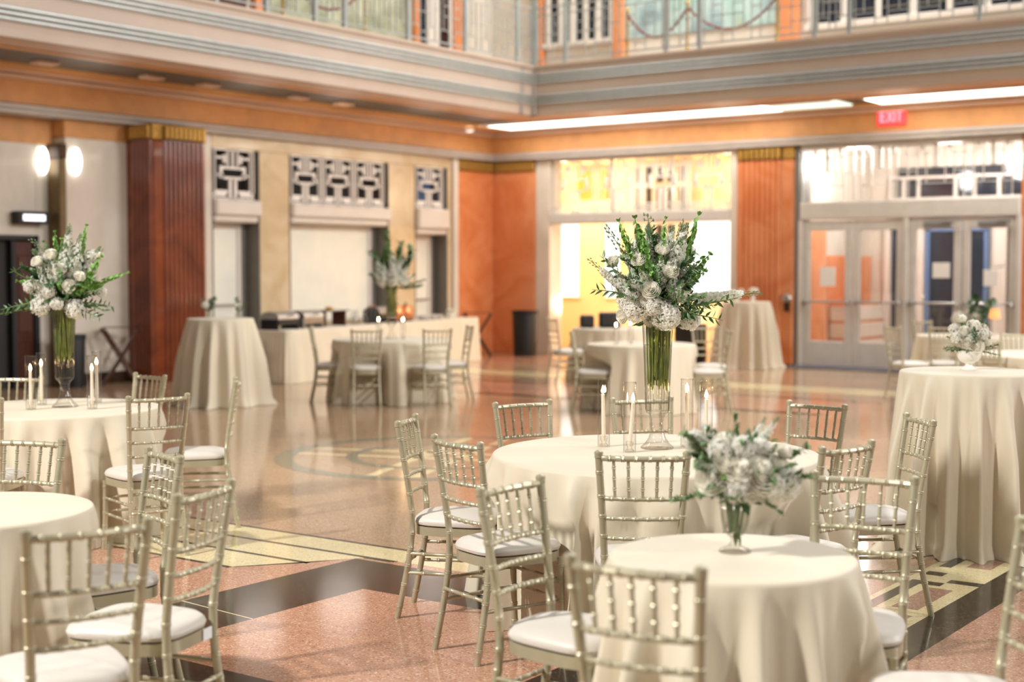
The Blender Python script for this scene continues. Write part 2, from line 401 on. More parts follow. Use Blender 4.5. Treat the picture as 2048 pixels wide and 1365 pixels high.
# key pattern border on the right
panel('terrazzo_band', rect(14.14, 14.34, -19.5, -11.4), 'black')
panel('terrazzo_band', rect(13.76, 14.14, -15.62, -11.4), 'cream')
panel('terrazzo_band', rect(14.08, 14.14, -19.5, -15.62), 'cream')
panel('terrazzo_panel', rect(14.34, 19, -19.5, -11.4), 'redt')
for k in range(4):
    y = -15.55 + 1.1*k
    panel('key_block', rect(13.80, 13.865, y, y+.70), 'black', .003)
    panel('key_block', rect(13.865, 13.97, y+.62, y+.70), 'black', .003)
    panel('key_block', rect(13.97, 14.14, y+.72, y+.80), 'black', .003)
    panel('key_block', rect(13.80, 13.90, y+.86, y+.95), 'black', .003)
    panel('key_panel', rect(13.93, 14.06, y+.06, y+.56), 'redt', .003)
# ring medallion in the middle of the hall
def ring(name, c, r0, r1, m, z=.002, n=64):
    mb = MB()
    for k in range(n):
        a, b2 = 2*PI*k/n, 2*PI*(k+1)/n
        mb.prism([(c[0]+r0*math.cos(a), c[1]+r0*math.sin(a)), (c[0]+r1*math.cos(a), c[1]+r1*math.sin(a)),
                  (c[0]+r1*math.cos(b2), c[1]+r1*math.sin(b2)), (c[0]+r0*math.cos(b2), c[1]+r0*math.sin(b2))], 0, z)
    return mb.build(name, M[m], fl, False)
ring('terrazzo_ring', (8.75, -12.45), 1.30, 1.46, 'greygreen'); ring('terrazzo_ring', (8.75, -12.45), 0.75, 0.85, 'greygreen')
for a in (0.35, 0.35+PI/2):
    dx, dy = math.cos(a), math.sin(a)
    for o in (-.22, .14):
        panel('terrazzo_line', [(8.75-1.3*dx-o*dy, -12.45-1.3*dy+o*dx), (8.75+1.3*dx-o*dy, -12.45+1.3*dy+o*dx),
                                (8.75+1.3*dx-(o+.08)*dy, -12.45+1.3*dy+(o+.08)*dx), (8.75-1.3*dx-(o+.08)*dy, -12.45-1.3*dy+(o+.08)*dx)], 'cream', .0015)
# far bands
panel('terrazzo_band', rect(2.6, 10, -7.40, -7.24), 'black'); panel('terrazzo_band', rect(1.6, 10, -5.70, -5.55), 'black')
panel('terrazzo_band', rect(1.6, 10, -4.7, -3.9), 'cream'); panel('terrazzo_panel', rect(1.6, 10, -7.24, -5.70), 'pink')
panel('terrazzo_panel', rect(0.5, 6.2, -2.6, -0.1), 'pink')


# ------------------------------------------------------------------ left wall
wl = struct('wall_left', 'left wall of cream marble piers below a plaster frieze', 'wall')
def lb(name, y0, y1, z0, z1, m, x0=-.4, x1=0., par=None, c=.012):
    return MB().bbox(x0, x1, y0, y1, z0, z1, c).build(name, M[m], par or wl, False)
RX = -.25
lb('recess_panel', -10.08, -9.80, 0, 3.32, 'marble_white', -.45, RX)
lb('recess_panel', -16, -10.08, 2.04, 3.32, 'marble_white', -.45, RX)
lb('recess_panel', -16, -11.6, 0, 2.04, 'marble_white', -.45, RX)
lb('marble_panel', -9.78, -8.72, 0, 3.42, 'marble_white'); lb('marble_panel', -8.72, -7.13, 0, 3.66, 'marble_white')
lb('marble_pier', -6.14, -5.48, 0, 3.46, 'marble'); lb('marble_pier', -3.04, -2.32, 0, 3.46, 'marble')
lb('marble_pier', -1.39, -1.27, 0, 3.46, 'marble'); lb('marble_frieze', -7.13, -1.13, 3.46, 3.66, 'marble')
lb('window_apron', -5.48, -3.04, 0, .74, 'marble')
lb('plaster_frieze', -16, -9.79, 3.32, 3.66, 'orange', -.45, RX); lb('plaster_frieze', -9.79, -8.72, 3.42, 3.66, 'orange')
lb('corner_post', -9.90, -9.79, 0, 3.12, 'bronze', -.24, .03); lb('post_cap', -9.91, -9.78, 3.12, 3.32, 'bronze_dark', -.25, .045)
lb('white_post', -1.27, -1.12, 0, 3.66, 'white', -.3, .06)
lb('baseboard_strip', -9.78, -8.74, 0, .16, 'bronze_dark', 0, .03)
# dark doorway in the recess
d1 = struct('door_1', 'dark wooden door in a black frame at the far left of the hall', 'door')
MB().box(RX-.12, RX-.08, -11.6, -10.08, 0, 2.04).build('dark_opening', M['darkgap'], d1, False)
MB().bbox(RX-.06, RX+.03, -10.14, -10.06, 0, 2.07).bbox(RX-.06, RX+.03, -11.6, -10.06, 2.0, 2.07).bbox(RX-.06, RX+.03, -10.50, -10.43, 0, 2.0).build('door_frame', M['blackp'], d1, False)
leaf = MB().bbox(RX-.06, RX-.01, -10.43, -10.14, 0.01, 1.99).build('door_leaf', M['wood'], d1, False)
MB().bbox(RX-.02, RX+.005, -10.38, -10.19, .75, 1.8).bbox(RX-.02, RX+.005, -10.38, -10.19, .15, .62).build('raised_panel', M['wood'], leaf, False)
# fluted red pilaster
def fluted(name, label, x0, x1, y0, y1, z0, z1, m, sides, pitch=.11, r=.045, cap=True, ztop=3.66, capm='gold'):
    """red marble block with reeds on the listed faces; sides: list of ('x',x) or ('y',y) faces with an outward sign"""
    o = struct(name, label, 'pilaster')
    MB().bbox(x0, x1, y0, y1, z0, z1, .03).build('shaft', M[m], o, False)
    g = MB(); gc = MB()
    for ax, val, sg, a0, a1 in sides:
        n = max(2, int(round((a1-a0)/pitch))); w = (a1-a0)/n
        for i in range(n):
            c = a0+(i+.5)*w; pr = []
            for k in range(7):
                t = PI*k/6; pr.append((c-math.cos(t)*w*.43, sg*math.sin(t)*r))
            if ax == 'x':
                g.add([(val+q, p, z0) for p, q in pr]+[(val+q, p, z1) for p, q in pr], [(k, k+1, 7+k+1, 7+k) for k in range(6)]+[tuple(range(7))[::-1], tuple(range(7, 14))])
                gc.bbox(min(val, val+sg*.07), max(val, val+sg*.07), c-w*.42, c+w*.42, z1+.01, ztop-.02, .012)
            else:
                g.add([(p, val+q, z0) for p, q in pr]+[(p, val+q, z1) for p, q in pr], [(k, k+1, 7+k+1, 7+k) for k in range(6)]+[tuple(range(7))[::-1], tuple(range(7, 14))])
                gc.bbox(c-w*.42, c+w*.42, min(val, val+sg*.07), max(val, val+sg*.07), z1+.01, ztop-.02, .012)
    g.build('flutes', M[m], o, True, 60)
    if cap:
        MB().bbox(x0-.005, x1+.005, y0-.005, y1+.005, z1, ztop, .01).build('cap', M[capm], o, False)
        gc.build('cap_reeds', M[capm], o, False)
    return o
p1 = fluted('fluted_pilaster', 'dark red marble pilaster with vertical flutes and gilded cap, left of the ticket windows', -.05, .56, -8.74, -7.75, 0, 3.44, 'reddark',
            [('y', -8.74, -1, .12, .54), ('x', .56, 1, -8.56, -7.80)], .085, .035)
p1['kind'] = 'structure'
# openings with grilles
def deco_grille(mb, w, h, n, t=.018, fat=.042):
    """stepped art deco lattice across w (local u) by h (local v); n repeats; callback box(u0,u1,v0,v1)"""
    m = w/n
    for i in range(n):
        u = i*m; c = u+m/2
        for q in (.0, .07):
            mb(u+q, u+q+t, 0, h); mb(u+m-q-t, u+m-q, 0, h)
        mb(c-m*.13, c-m*.13+t*1.6, h*.62, h); mb(c+m*.13-t*1.6, c+m*.13, h*.62, h); mb(c-t, c+t, h*.66, h)
        mb(c-m*.24, c+m*.24, h*.60, h*.60+fat); mb(c-m*.20, c+m*.20, h*.40, h*.40+fat)
        mb(c-m*.30, c-m*.24, h*.42, h*.66); mb(c+m*.24, c+m*.30, h*.42, h*.66)
        mb(c-m*.36, c-m*.22, h*.46, h*.46+fat*.8); mb(c+m*.22, c+m*.36, h*.46, h*.46+fat*.8)
        mb(c-m*.09, c-m*.03, 0, h*.42); mb(c+m*.03, c+m*.09, 0, h*.42)
        mb(u, c-m*.16, h*.06, h*.06+fat*1.3); mb(c+m*.16, u+m, h*.06, h*.06+fat*1.3)
        mb(u+m*.10, c-m*.12, h*.13, h*.13+fat); mb(c+m*.12, u+m*.90, h*.13, h*.13+fat)
        mb(u+m*.12, u+m*.30, h*.80, h*.80+fat*.8); mb(u+m*.70, u+m*.88, h*.80, h*.80+fat*.8)
        mb(u+m*.28, u+m*.34, h*.72, h*.88); mb(u+m*.66, u+m*.72, h*.72, h*.88)
    mb(0, w, 0, t*1.5); mb(0, w, h-t*1.5, h)
def left_opening(name, label, kind, y0, y1, zl0, zl1, zsill, n, ytint=None, doorway=True):
    o = struct(name, label, kind)
    H = 3.46
    g = MB(); deco_grille(lambda a, b, c, d: g.box(-.05, -.015, y0+a, y0+b, zl1+c, zl1+d), y1-y0-.10, H-zl1, n)
    g.build('grille', M['grille'], o, False)
    MB().box(-.40, -.36, y0, y1, zl1, H).build('dark_backing', M['darkgap' if ytint is None else ytint], o, False)
    MB().box(-.36, 0, y1-.02, y1, zsill, H).box(-.36, 0, y0, y0+.02, zsill, H).build('reveal', M['jamb'], o, False)
    MB().bbox(-.36, .10, y0+.005, y1-.02, zl0+.10, zl1, .03).bbox(-.36, .05, y0+.005, y1-.06, zl0, zl0+.11, .03).build('lintel', M['white'], o, False)
    f = MB()
    w = .09
    f.bbox(-.34, -.26, y0+.02, y0+.02+w, zsill, zl0).bbox(-.34, -.26, y1-.24, y1-.24+w, zsill, zl0).bbox(-.34, -.26, y0+.02, y1-.24, zl0-.09, zl0)
    if doorway: f.bbox(-.34, -.26, y0+.02, y1-.24, 0, .22)
    f.build('frame', M['white'], o, False)
    MB().box(-.31, -.29, y0+.08, y1-.2, zsill, zl0-.05).build('pane', M['frost'], o, False)
    MB().box(-.34, -.30, y1-.15, y1-.02, zsill, zl0).build('side_jamb', M['jamb'], o, False)
    if doorway:
        hb = MB(); hb.tube([(-.2, y0+.12, 1.05), (-.2, y1-.3, 1.05)], .018, 8); hb.build('push_bar', M['steel'], o)
    else:
        MB().bbox(-.36, .14, y0+.005, y1-.005, zsill-.04, zsill, .01).build('sill', M['marble'], o, False)
    return o
left_opening('door_2', 'white framed glass door under a lattice grille beside the dark red pilaster', 'door', -7.13, -6.14, 2.33, 2.68, 0, 1)
left_opening('window_1', 'wide frosted ticket window under a white three-bay lattice grille', 'window', -5.48, -3.04, 2.35, 2.67, .74, 3, None, False)
left_opening('door_3', 'narrow white glass door under a small lattice grille near the corner', 'door', -2.32, -1.39, 2.23, 2.70, 0, 1, 'bluedoor')

# corner of red marble
cc = struct('corner_pilaster', 'plain orange-red marble corner with gilded caps where the two walls meet', 'pilaster')
MB().bbox(-.4, .05, -1.12, .4, 0, 3.44, .01).build('slab', M['red'], cc, False)
MB().bbox(.05, 1.03, -.05, .4, 0, 3.44, .01).build('slab', M['red'], cc, False)
g = MB()
for k in range(9): g.bbox(.05, .10, -1.11+k*.12, -1.01+k*.12, 3.45, 3.64, .012); g.bbox(.11+k*.102, .2+k*.102, -.10, -.05, 3.45, 3.64, .012)
g.bbox(-.3, .06, -1.12, 0, 3.44, 3.66); g.bbox(.05, 1.03, -.06, .3, 3.44, 3.66)
g.build('cap', M['gold'], cc, False)

# ------------------------------------------------------------------ back wall
wb = struct('wall_back', 'back wall of pale posts and red marble between tall glazed openings', 'wall')
def bb(name, x0, x1, z0, z1, m, y0=0., y1=.4, par=None, c=.012):
    return MB().bbox(x0, x1, y0, y1, z0, z1, c).build(name, M[m], par or wb, False)
bb('white_post', 1.03, 1.35, 0, 3.66, 'marble_white', -.02); bb('white_post', 5.10, 5.24, 0, 3.66, 'marble_white', -.02)
bb('bronze_edge', 6.30, 6.39, 0, 3.66, 'jamb', -.03)
bb('red_panel', 9.99, 13.5, 0, 3.66, 'red')
fluted('fluted_pilaster', 'orange-red fluted marble pilaster with gilded cap beside the exit doors', 5.24, 6.30, -.06, .4, 0, 3.44, 'red', [('y', -.06, -1, 5.30, 6.08)], .10, .03)['kind'] = 'structure'
# glazed opening to the golden room
w2 = struct('window_2', 'tall glazed opening with white lattice showing the golden lit room behind', 'window')
g = MB(); deco_grille(lambda a, b, c, d: g.box(.10, .125, 1.40+a, 1.40+b, 2.64+c, 2.64+d) if False else g.box(1.38+a, 1.38+b, .10, .125, 2.64+c, 2.64+d), 3.70, 1.0, 4, .016, .03)
g.build('grille', M['grille'], w2, False)
MB().bbox(1.35, 5.10, -.02, .2, 2.44, 2.64, .02).bbox(1.35, 5.10, .02, .16, 3.60, 3.66).build('transom_bar', M['alu'], w2, False)
MB().box(1.35, 5.10, .13, .14, 2.64, 3.62).build('pane', M['pane'], w2, False)
f = MB()
for x in (1.35, 2.62, 3.88, 5.06): f.bbox(x, x+.045, .06, .14, 2.64, 3.6)
f.build('mullions', M['alu'], w2, False)
# exit doors
d4 = struct('door_4', 'two pairs of glazed exit doors in satin metal under a lattice transom', 'door')
MB().bbox(6.39, 9.99, -.04, .22, 2.42, 2.71, .02).bbox(6.39, 9.99, -.02, .2, 3.58, 3.66).build('transom_bar', M['alu'], d4, False)
MB().box(6.39, 9.99, .10, .11, 2.71, 3.6).build('transom_pane', M['pane'], d4, False)
g = MB()
for i in range(4):
    x = 6.39+.9*i; bx = lambda a, b, c, d: g.box(x+a, x+b, .05, .075, 2.71+c, 2.71+d)
    bx(0, .018, 0, .9); bx(.15, .162, 0, .9); bx(.30, .312, .25, .9); bx(.60, .612, .25, .9); bx(.74, .752, 0, .9)
    bx(.15, .74, .25, .262); bx(0, .9, .72, .735); bx(.30, .60, .50, .512); bx(.42, .48, .5, .9); bx(.0, .15, .45, .462); bx(.74, .9, .45, .462)
    bx(.20, .26, .78, .86); bx(.64, .70, .78, .86)
g.build('transom_grille', M['alu'], d4, False)
fr = MB()
for x in (6.39, 8.19, 9.95): fr.bbox(x-.02, x+.06, -.04, .12, 0, 2.42)
fr.build('door_frame', M['alu'], d4, False)
for i, (x0, x1) in enumerate(((6.45, 7.30), (7.32, 8.17), (8.25, 9.09), (9.11, 9.94))):
    L = MB(); s = .12
    L.bbox(x0, x0+s, 0, .06, .01, 2.40).bbox(x1-s, x1, 0, .06, .01, 2.40).bbox(x0+s, x1-s, 0, .06, .01, .42).bbox(x0+s, x1-s, 0, .06, 2.24, 2.40)
    lf = L.build('door_leaf', M['alu'], d4, False)
    MB().box(x0+s, x1-s, .025, .035, .42, 2.24).build('pane', M['pane'], lf, False)
    hb = MB(); hb.tube([(x0+.05, -.07, 1.07), (x1-.05, -.07, 1.07)], .02, 8)
    for hx in (x0+.07, x1-.07): hb.bbox(hx-.03, hx+.03, -.07, 0, 1.03, 1.11)
    hb.build('push_bar', M['steel'], lf)
    if i > 1: MB().bbox(x0+.25, x0+.7, -.07, 0, 2.27, 2.35).bbox(x0+.55, x0+.78, -.12, -.05, 2.33, 2.36).build('door_closer', M['steel'], lf, False)
for x0, x1, z0, z1, lbl in ((6.75, 7.01, 1.33, 1.64, 'white notice taped to the leftmost exit door'), (8.64, 8.91, 1.47, 1.71, 'wide white notice taped to the third exit door'),
                            (9.44, 9.66, 1.35, 1.60, 'tall white notice taped to the rightmost exit door'), (9.56, 9.76, 1.62, 1.69, 'small white strip notice above the sheet on the rightmost exit door')):
    tag(MB().bbox(x0, x1, .004, .022, z0, z1, .003).build('paper_notice', M['paper'], None, False), lbl, 'notice', 'notices on the exit doors')
th = thing('wall_telephone', 'small round grey fitting on the red pilaster beside the exit doors', 'fitting', (6.2, -.07, 1.12))
MB().lathe([(.0, 0), (.075, 0), (.08, .02), (.06, .05), (0, .055)], 20, Matrix.Rotation(PI/2, 4, 'X')).build('body', M['steel'], th)
MB().bbox(-.05, .05, -.03, 0, -.22, -.06).build('box', M['bronze_dark'], th, False)
mt = MB().bbox(6.42, 10.3, -.62, -.05, .001, .02, .008).build('door_mat', M['mat_blue'], None, False); tag(mt, 'long blue-grey entrance mat in front of the exit doors', 'mat')

# golden room behind the opening
r1 = struct('wall_golden_room', 'golden plaster walls of the lit room behind the glazed opening', 'wall')
MB().box(-2.4, 5.9, 3.0, 3.2, 0, 4.0).box(-2.5, -2.4, .4, 3.2, 0, 4).box(5.70, 5.8, .4, 3.2, 0, 4).box(-2.4, 1.03, .4, .5, 0, 4).build('plaster', M['gold_wall'], r1, False)
MB().box(-2.5, 5.9, .4, 3.2, 3.95, 4.05).build('ceiling_panel', M['orange'], r1, False)
MB().bbox(.02, .78, 2.94, 3.0, 3.05, 3.75).build('amber_panel', M['amber'], r1, False)
for i, (x0, x1, z0, z1) in enumerate(((-.52, .06, 1.02, 2.58), (.72, 1.06, 1.02, 2.56), (2.72, 3.62, 1.0, 2.6))):
    bp = thing('backlit_panel', ('bright white backlit panel at the left of the golden room', 'narrow bright backlit panel in the middle of the golden room', 'large bright backlit panel at the right of the golden room')[i], 'light panel', ((x0+x1)/2, 2.95, z0), 0, 'backlit panels in the golden room')
    hw = (x1-x0)/2
    MB().bbox(-hw, hw, 0, .04, 0, z1-z0).build('diffuser', M['screen'], bp, False)
    MB().bbox(-hw-.03, -hw, -.01, .05, -.03, z1-z0+.03).bbox(hw, hw+.03, -.01, .05, -.03, z1-z0+.03).bbox(-hw, hw, -.01, .05, z1-z0, z1-z0+.03).bbox(-hw, hw, -.01, .05, -.03, 0).build('frame', M['gold_wall'], bp, False)
w5 = struct('window_3', 'dark windows with white mullions high in the golden room', 'window')
MB().box(1.36, 2.68, 2.96, 2.99, 1.2, 3.66).build('pane', M['night'], w5, False)
f = MB()
for x in (1.34, 1.60, 1.84, 2.10, 2.36, 2.64): f.bbox(x, x+.09, 2.9, 2.98, 1.2, 3.7)
for z in (1.18, 2.5, 3.25, 3.66): f.bbox(1.34, 2.73, 2.91, 2.98, z, z+.09)
f.build('frame', M['white'], w5, False)
point('golden_room_lamp', (0.4, 1.6, 3.2), 150, (1, .85, .60), .2); point('golden_room_lamp', (4.4, 1.6, 3.2), 150, (1, .85, .60), .2); point('golden_room_lamp', (2.3, 1.9, .9), 60, (1, .85, .60), .2)

# vestibule behind the exit doors
r2 = struct('wall_vestibule', 'vestibule walls of white plaster and orange marble behind the exit doors', 'wall')
MB().box(5.90, 6.0, .4, 4.2, 0, 4).box(11.4, 11.5, .4, 4.2, 0, 4).box(4.4, 11.5, 4.1, 4.3, 0, 4).build('plaster', M['marble_white'], r2, False)
MB().box(5.9, 11.5, .4, 4.3, 3.9, 4.0).build('ceiling_panel', M['white'], r2, False)
MB().bbox(6.0, 6.03, 2.0, 4.05, 0, 1.85).bbox(6.0, 6.04, 1.0, 1.9, 0, 2.3).build('marble_panel', M['red'], r2, False)
w6 = struct('window_4', 'dark night glazing with blue and white frames beyond the vestibule', 'window')
MB().box(6.42, 7.05, 4.05, 4.09, .5, 2.42).box(7.15, 8.2, 4.05, 4.09, 0.1, 2.42).box(8.5, 11, 4.05, 4.09, .1, 3.5).box(6.5, 8.45, 4.05, 4.09, 2.55, 3.5).build('pane', M['night'], w6, False)
MB().bbox(7.08, 7.17, 3.98, 4.08, 0, 2.45).bbox(7.08, 8.25, 3.98, 4.08, 2.30, 2.45).bbox(8.18, 8.26, 3.98, 4.08, 0, 2.45).build('blue_frame', M['bluedoor'], w6, False)
f = MB()
for x in (6.36, 6.62, 6.9, 7.6, 7.95, 8.4, 8.9, 9.3): f.bbox(x, x+.07, 3.98, 4.06, 2.55, 3.32)
for z in (2.55, 2.88, 3.28): f.bbox(6.36, 9.4, 3.97, 4.06, z, z+.06)
f.bbox(8.36, 8.6, 3.95, 4.06, 0, 2.5); f.bbox(6.30, 6.42, 3.95, 4.06, 0, 2.5); f.bbox(6.88, 7.08, 3.93, 4.06, 0, 2.5); f.bbox(6.04, 6.16, .5, .62, 0, 3.2)
f.build('white_frame', M['white'], w6, False)
cab = thing('cabinet', 'white drawer cabinet with orange edges seen through the leftmost exit door', 'cabinet', (6.06, 2.05, 0), 0)
MB().bbox(0, .42, 0, 1.5, 0, 1.0).build('body', M['red'], cab, False)
for k in range(3): MB().bbox(.40, .44, .03, 1.47, .06+k*.31, .32+k*.31).box(.0, .42, -.02, .01, .06+k*.31, .32+k*.31).build('drawer', M['white'], cab, False)
point('vestibule_lamp', (8.2, 2.0, 3.6), 230, (1, .93, .90), .25); point('vestibule_lamp', (6.9, 1.2, 3.4), 70, (1, .93, .90), .2)

# ------------------------------------------------------------------ beam, soffit, fascia
tb = struct('trim_1', 'orange plaster beam above the openings with a grey stone moulding below', 'beam')
MB().box(-.5, .10, -26, .5, 3.80, 4.14).build('plaster_beam', M['orange'], tb, False)
MB().box(.10, 14, -.10, .5, 3.80, 4.14).build('plaster_beam', M['orange'], tb, False)
pr = [(-.5, 3.66), (.17, 3.66), (.17, 3.70), (.20, 3.73), (.20, 3.77), (.12, 3.80), (-.5, 3.80)]
MB().extrude(pr, 1, -26, -.17).build('stone_moulding', M['trim'], tb, False)
MB().extrude([(-p, z) for p, z in pr][::-1], 0, -.4, 14).build('stone_moulding', M['trim'], tb, False)
MB().bbox(.10, .24, -26, -.10, 4.10, 4.17, .02).bbox(.24, 14, -.24, -.10, 4.10, 4.17, .02).build('cornice', M['tan'], tb, False)
ce = struct('ceiling', 'soffit under the balcony in tan and orange bands around a recessed trough', 'ceiling')
MB().box(.10, .72, -26, -.10, 4.185, 4.40).box(.72, 14, -.50, -.10, 4.185, 4.40).build('orange_band', M['orange'], ce, False)
MB().bbox(.24, .40, -26, -.24, 4.165, 4.20, .012).bbox(.40, 14, -.40, -.24, 4.165, 4.20, .012).build('soffit_rib', M['tan'], ce, False)
MB().box(1.98, 2.50, -26, -2.2, 4.20, 4.40).box(1.98, 14, -2.2, -1.55, 4.20, 4.40).build('tan_band', M['tan'], ce, False)
MB().box(1.80, 1.98, -26, -1.4, 4.19, 4.40).box(1.98, 14, -1.55, -1.40, 4.19, 4.40).build('orange_edge', M['orange'], ce, False)
MB().box(.70, 1.85, -26, -.48, 4.225, 4.42).box(1.85, 14, -1.45, -.48, 4.225, 4.42).build('trough_panel', M['trough'], ce, False)
MB().box(-.6, 2.5, -26, .5, 4.42, 4.95).box(2.5, 14, -2.2, .5, 4.42, 4.95).build('balcony_slab', M['fascia'], ce, False)
for i, (x0, x1, m, lbl) in enumerate(((.78, 6.3, 'cove', 'long glowing white light strip in the soffit trough nearest the corner'), (6.32, 7.5, 'cove_dim', 'dim greenish light strip in the soffit trough above the fluted red pilaster'),
                                      (7.95, 14, 'cove', 'long glowing white light strip in the soffit trough above the exit sign'))):
    t = thing('cove_light', lbl, 'light', (x0, -1.37, 4.20), 0, 'light strips in the soffit trough')
    MB().box(0, x1-x0, 0, .84, 0, .02).build('diffuser', M[m], t, False)
    for ya in (-.02, .84): MB().box(0, x1-x0, ya, ya+.02, -.02, .08).build('housing', M['white'], t, False)
for i, y in enumerate((-14.6, -13.4, -11.9, -10.9, -9.2, -8.2, -6.4, -5.4)):
    t = thing('trough_lamp', ('first', 'second', 'third', 'fourth', 'fifth', 'sixth', 'seventh', 'eighth')[i]+' pale unlit lamp bar from the left along the dark soffit trough', 'lamp', (1.12, y, 4.176), 0, 'unlit lamp bars in the left trough')
    MB().bbox(-.10, .10, -.16, .16, 0, .05, .015).build('lamp_body', M['tan'], t, False)
    MB().bbox(-.04, .04, -.06, .06, .05, .065, .004).build('bracket', M['trough'], t, False)
dl = thing('downlight', 'small bright recessed downlight in the soffit near the inner corner', 'light', (.52, -1.40, 4.12))
MB().lathe([(0, 0), (.06, -.005), (.07, .02)], 20).build('lens', M['lamp'], dl)
MB().lathe([(.068, -.012), (.09, -.012), (.09, .03), (.068, .03)], 20, cap=False).build('ring', M['white'], dl)
for y in (-12.5, -10.2, -7.4, -5.6, -3.4, -1.8): point('soffit_fill_light', (1.2, y, 3.7), 8, (1, .93, .84), .38)  # added point fill hanging below the soffit, without fixtures
for x in (3.2, 5.6, 8.4): point('soffit_fill_light', (x, -1.0, 3.95), 8, (1, .86, .66), .3)

def fascia(name, label, axis):
    o = struct(name, label, 'fascia')
    s = 1 if axis == 1 else -1
    q = 2.50 if axis == 1 else -2.20
    a0, a1 = (-26, -2.2) if axis == 1 else (2.5, 14)
    P = [(0, 4.20), (.04, 4.20), (.05, 4.30), (.055, 4.32), (.07, 4.72), (.075, 4.97), (.11, 4.99), (.11, 5.03), (0, 5.03)]
    pr = [(q+s*(p-.02), z) for p, z in P]
    if axis == 0: pr = pr[::-1]
    MB().extrude(pr, axis, a0, a1+(.1 if axis == 1 else 0)).build('plaster_face', M['fascia'], o, False)
    for zc in (4.45, 4.80):
        r = MB()
        for k in range(3):
            z = zc+(k-1)*.062; p = q+s*(.055 if zc < 4.6 else .06)
            r.tube([(p, a0, z), (p, a1, z)] if axis == 1 else [(a0, p, z), (a1, p, z)], .024, 8)
        r.build('reeded_band', M['reed'], o)
    return o
fascia('trim_2', 'long pale balcony fascia with two bands of grey reeding on the left', 1)
fascia('trim_3', 'shaded balcony fascia with two bands of reeding along the back', 0)
MB().bbox(2.42, 2.56, -2.62, -2.54, 4.2, 5.0).bbox(2.42, 2.60, -2.30, -2.12, 4.2, 5.02).build('corner_block', M['trim'], bpy.data.objects['trim_2'], False)

# ------------------------------------------------------------------ upper gallery
ul = struct('wall_upper_left', 'upper gallery wall on the left with painted panel, window and orange pilasters', 'wall')
MB().box(-.4, 0, -26, .4, 4.95, 10).build('plaster', M['marble_white'], ul, False)
MB().box(0, .03, -6.05, -2.42, 5.35, 8.2).build('painted_panel', M['mural_grey'], ul, False)
for y0, y1 in ((-2.42, -2.28), (-1.30, -1.06), (-6.3, -6.05)): MB().bbox(0, .12, y0, y1, 4.95, 9).build('orange_pilaster', M['red'], ul, False)
MB().box(0, .015, -26, -6.4, 5.4, 8).build('dark_opening', M['wood'], ul, False)
w7 = struct('window_5', 'narrow dark gallery window with a pale centre post on the upper left wall', 'window')
MB().box(.0, .02, -2.28, -1.30, 5.3, 8).build('pane', M['night'], w7, False)
MB().bbox(.0, .08, -2.02, -1.70, 5.2, 8).bbox(0, .06, -1.36, -1.30, 5.2, 8).build('frame', M['white'], w7, False)
g = MB()
for k in range(12): g.box(.02, .04, -1.70, -1.36, 5.3+k*.16, 5.33+k*.16)
for k in range(4): g.box(.02, .04, -1.64+k*.07, -1.62+k*.07, 5.3, 7)
g.build('grille', M['wood'], w7, False)
ub = struct('wall_upper_back', 'upper gallery wall at the back with windows, mural and orange pilasters', 'wall')
MB().box(-.4, 14, 0, .4, 4.95, 10).build('plaster', M['marble_white'], ub, False)
MB().box(2.98, 5.98, -.03, 0, 5.72, 8.4).build('painted_panel', M['mural'], ub, False)
for x0, x1 in ((1.06, 1.24), (2.78, 2.98), (5.98, 6.36)): MB().bbox(x0, x1, -.12, 0, 4.95, 9).build('orange_pilaster', M['red'], ub, False)
def up_window(name, label, x0, x1, n, zs):
    o = struct(name, label, 'window')
    MB().box(x0, x1, -.03, -.005, zs, 8).build('pane', M['night'], o, False)
    f = MB(); st = (x1-x0)/n
    for k in range(n+1): f.bbox(x0+k*st-.05, x0+k*st+.05, -.09, -.01, zs-.05, 8)
    f.bbox(x0-.1, x1+.1, -.1, -.01, zs-.1, zs); f.bbox(x0, x1, -.08, -.01, 6.75, 6.83)
    f.build('frame', M['white'], o, False)
    g = MB()
    for k in range(10): g.box(x0, x1, -.045, -.03, zs+.15+k*.2, zs+.17+k*.2)
    g.build('glazing_bars', M['jamb'], o, False)
    return o
up_window('window_6', 'gallery window with white mullions and dark panes right of the corner', 1.34, 2.72, 5, 5.78)
up_window('window_7', 'wide dark gallery window with white mullions at the upper right', 6.56, 13.5, 12, 5.62)

def railing(name, label, axis, posts, q):
    o = thing(name, label, 'railing', (0, 0, 0))
    def box(mb, a0, a1, z0, z1, t=.012):
        if axis == 1: mb.box(q-t, q+t, a0, a1, z0, z1)
        else: mb.box(a0, a1, q-t, q+t, z0, z1)
    for p in posts:
        mb = MB(); box(mb, p-.028, p+.028, 5.03, 6.22, .028); mb.build('post', M['reed'], o, False)
    mb = MB(); box(mb, posts[0], posts[-1], 6.16, 6.21, .035); mb.build('top_rail', M['reed'], o, False)
    for a, b in zip(posts[:-1], posts[1:]):
        w = b-a; mb = MB(); n = max(1, int(round(w/.9))); m = w/n
        box(mb, a, b, 5.10, 5.122); box(mb, a, b, 5.98, 6.0)
        for i in range(n):
            u = a+i*m; X = lambda p0, p1, z0, z1: box(mb, u+p0*m, u+p1*m, z0, z1, .008)
            e = .014/m
            for p in (.08, .22, .40, .60, .78, .92): X(p, p+e, 5.12 if p in (.08, .40, .60, .92) else 5.3, 6.0 if p in (.08, .22, .78, .92) else 5.85)
            for p0, p1, z in ((.08, .40, 5.30), (.60, .92, 5.30), (.22, .78, 5.52), (.22, .40, 5.68), (.60, .78, 5.68), (.08, .92, 5.85), (.40, .60, 5.22), (0, .08, 5.6), (.92, 1, 5.6)): X(p0, p1, z, z+.014)
        mb.build('lattice_panel', M['reed'], o, False)
    return o
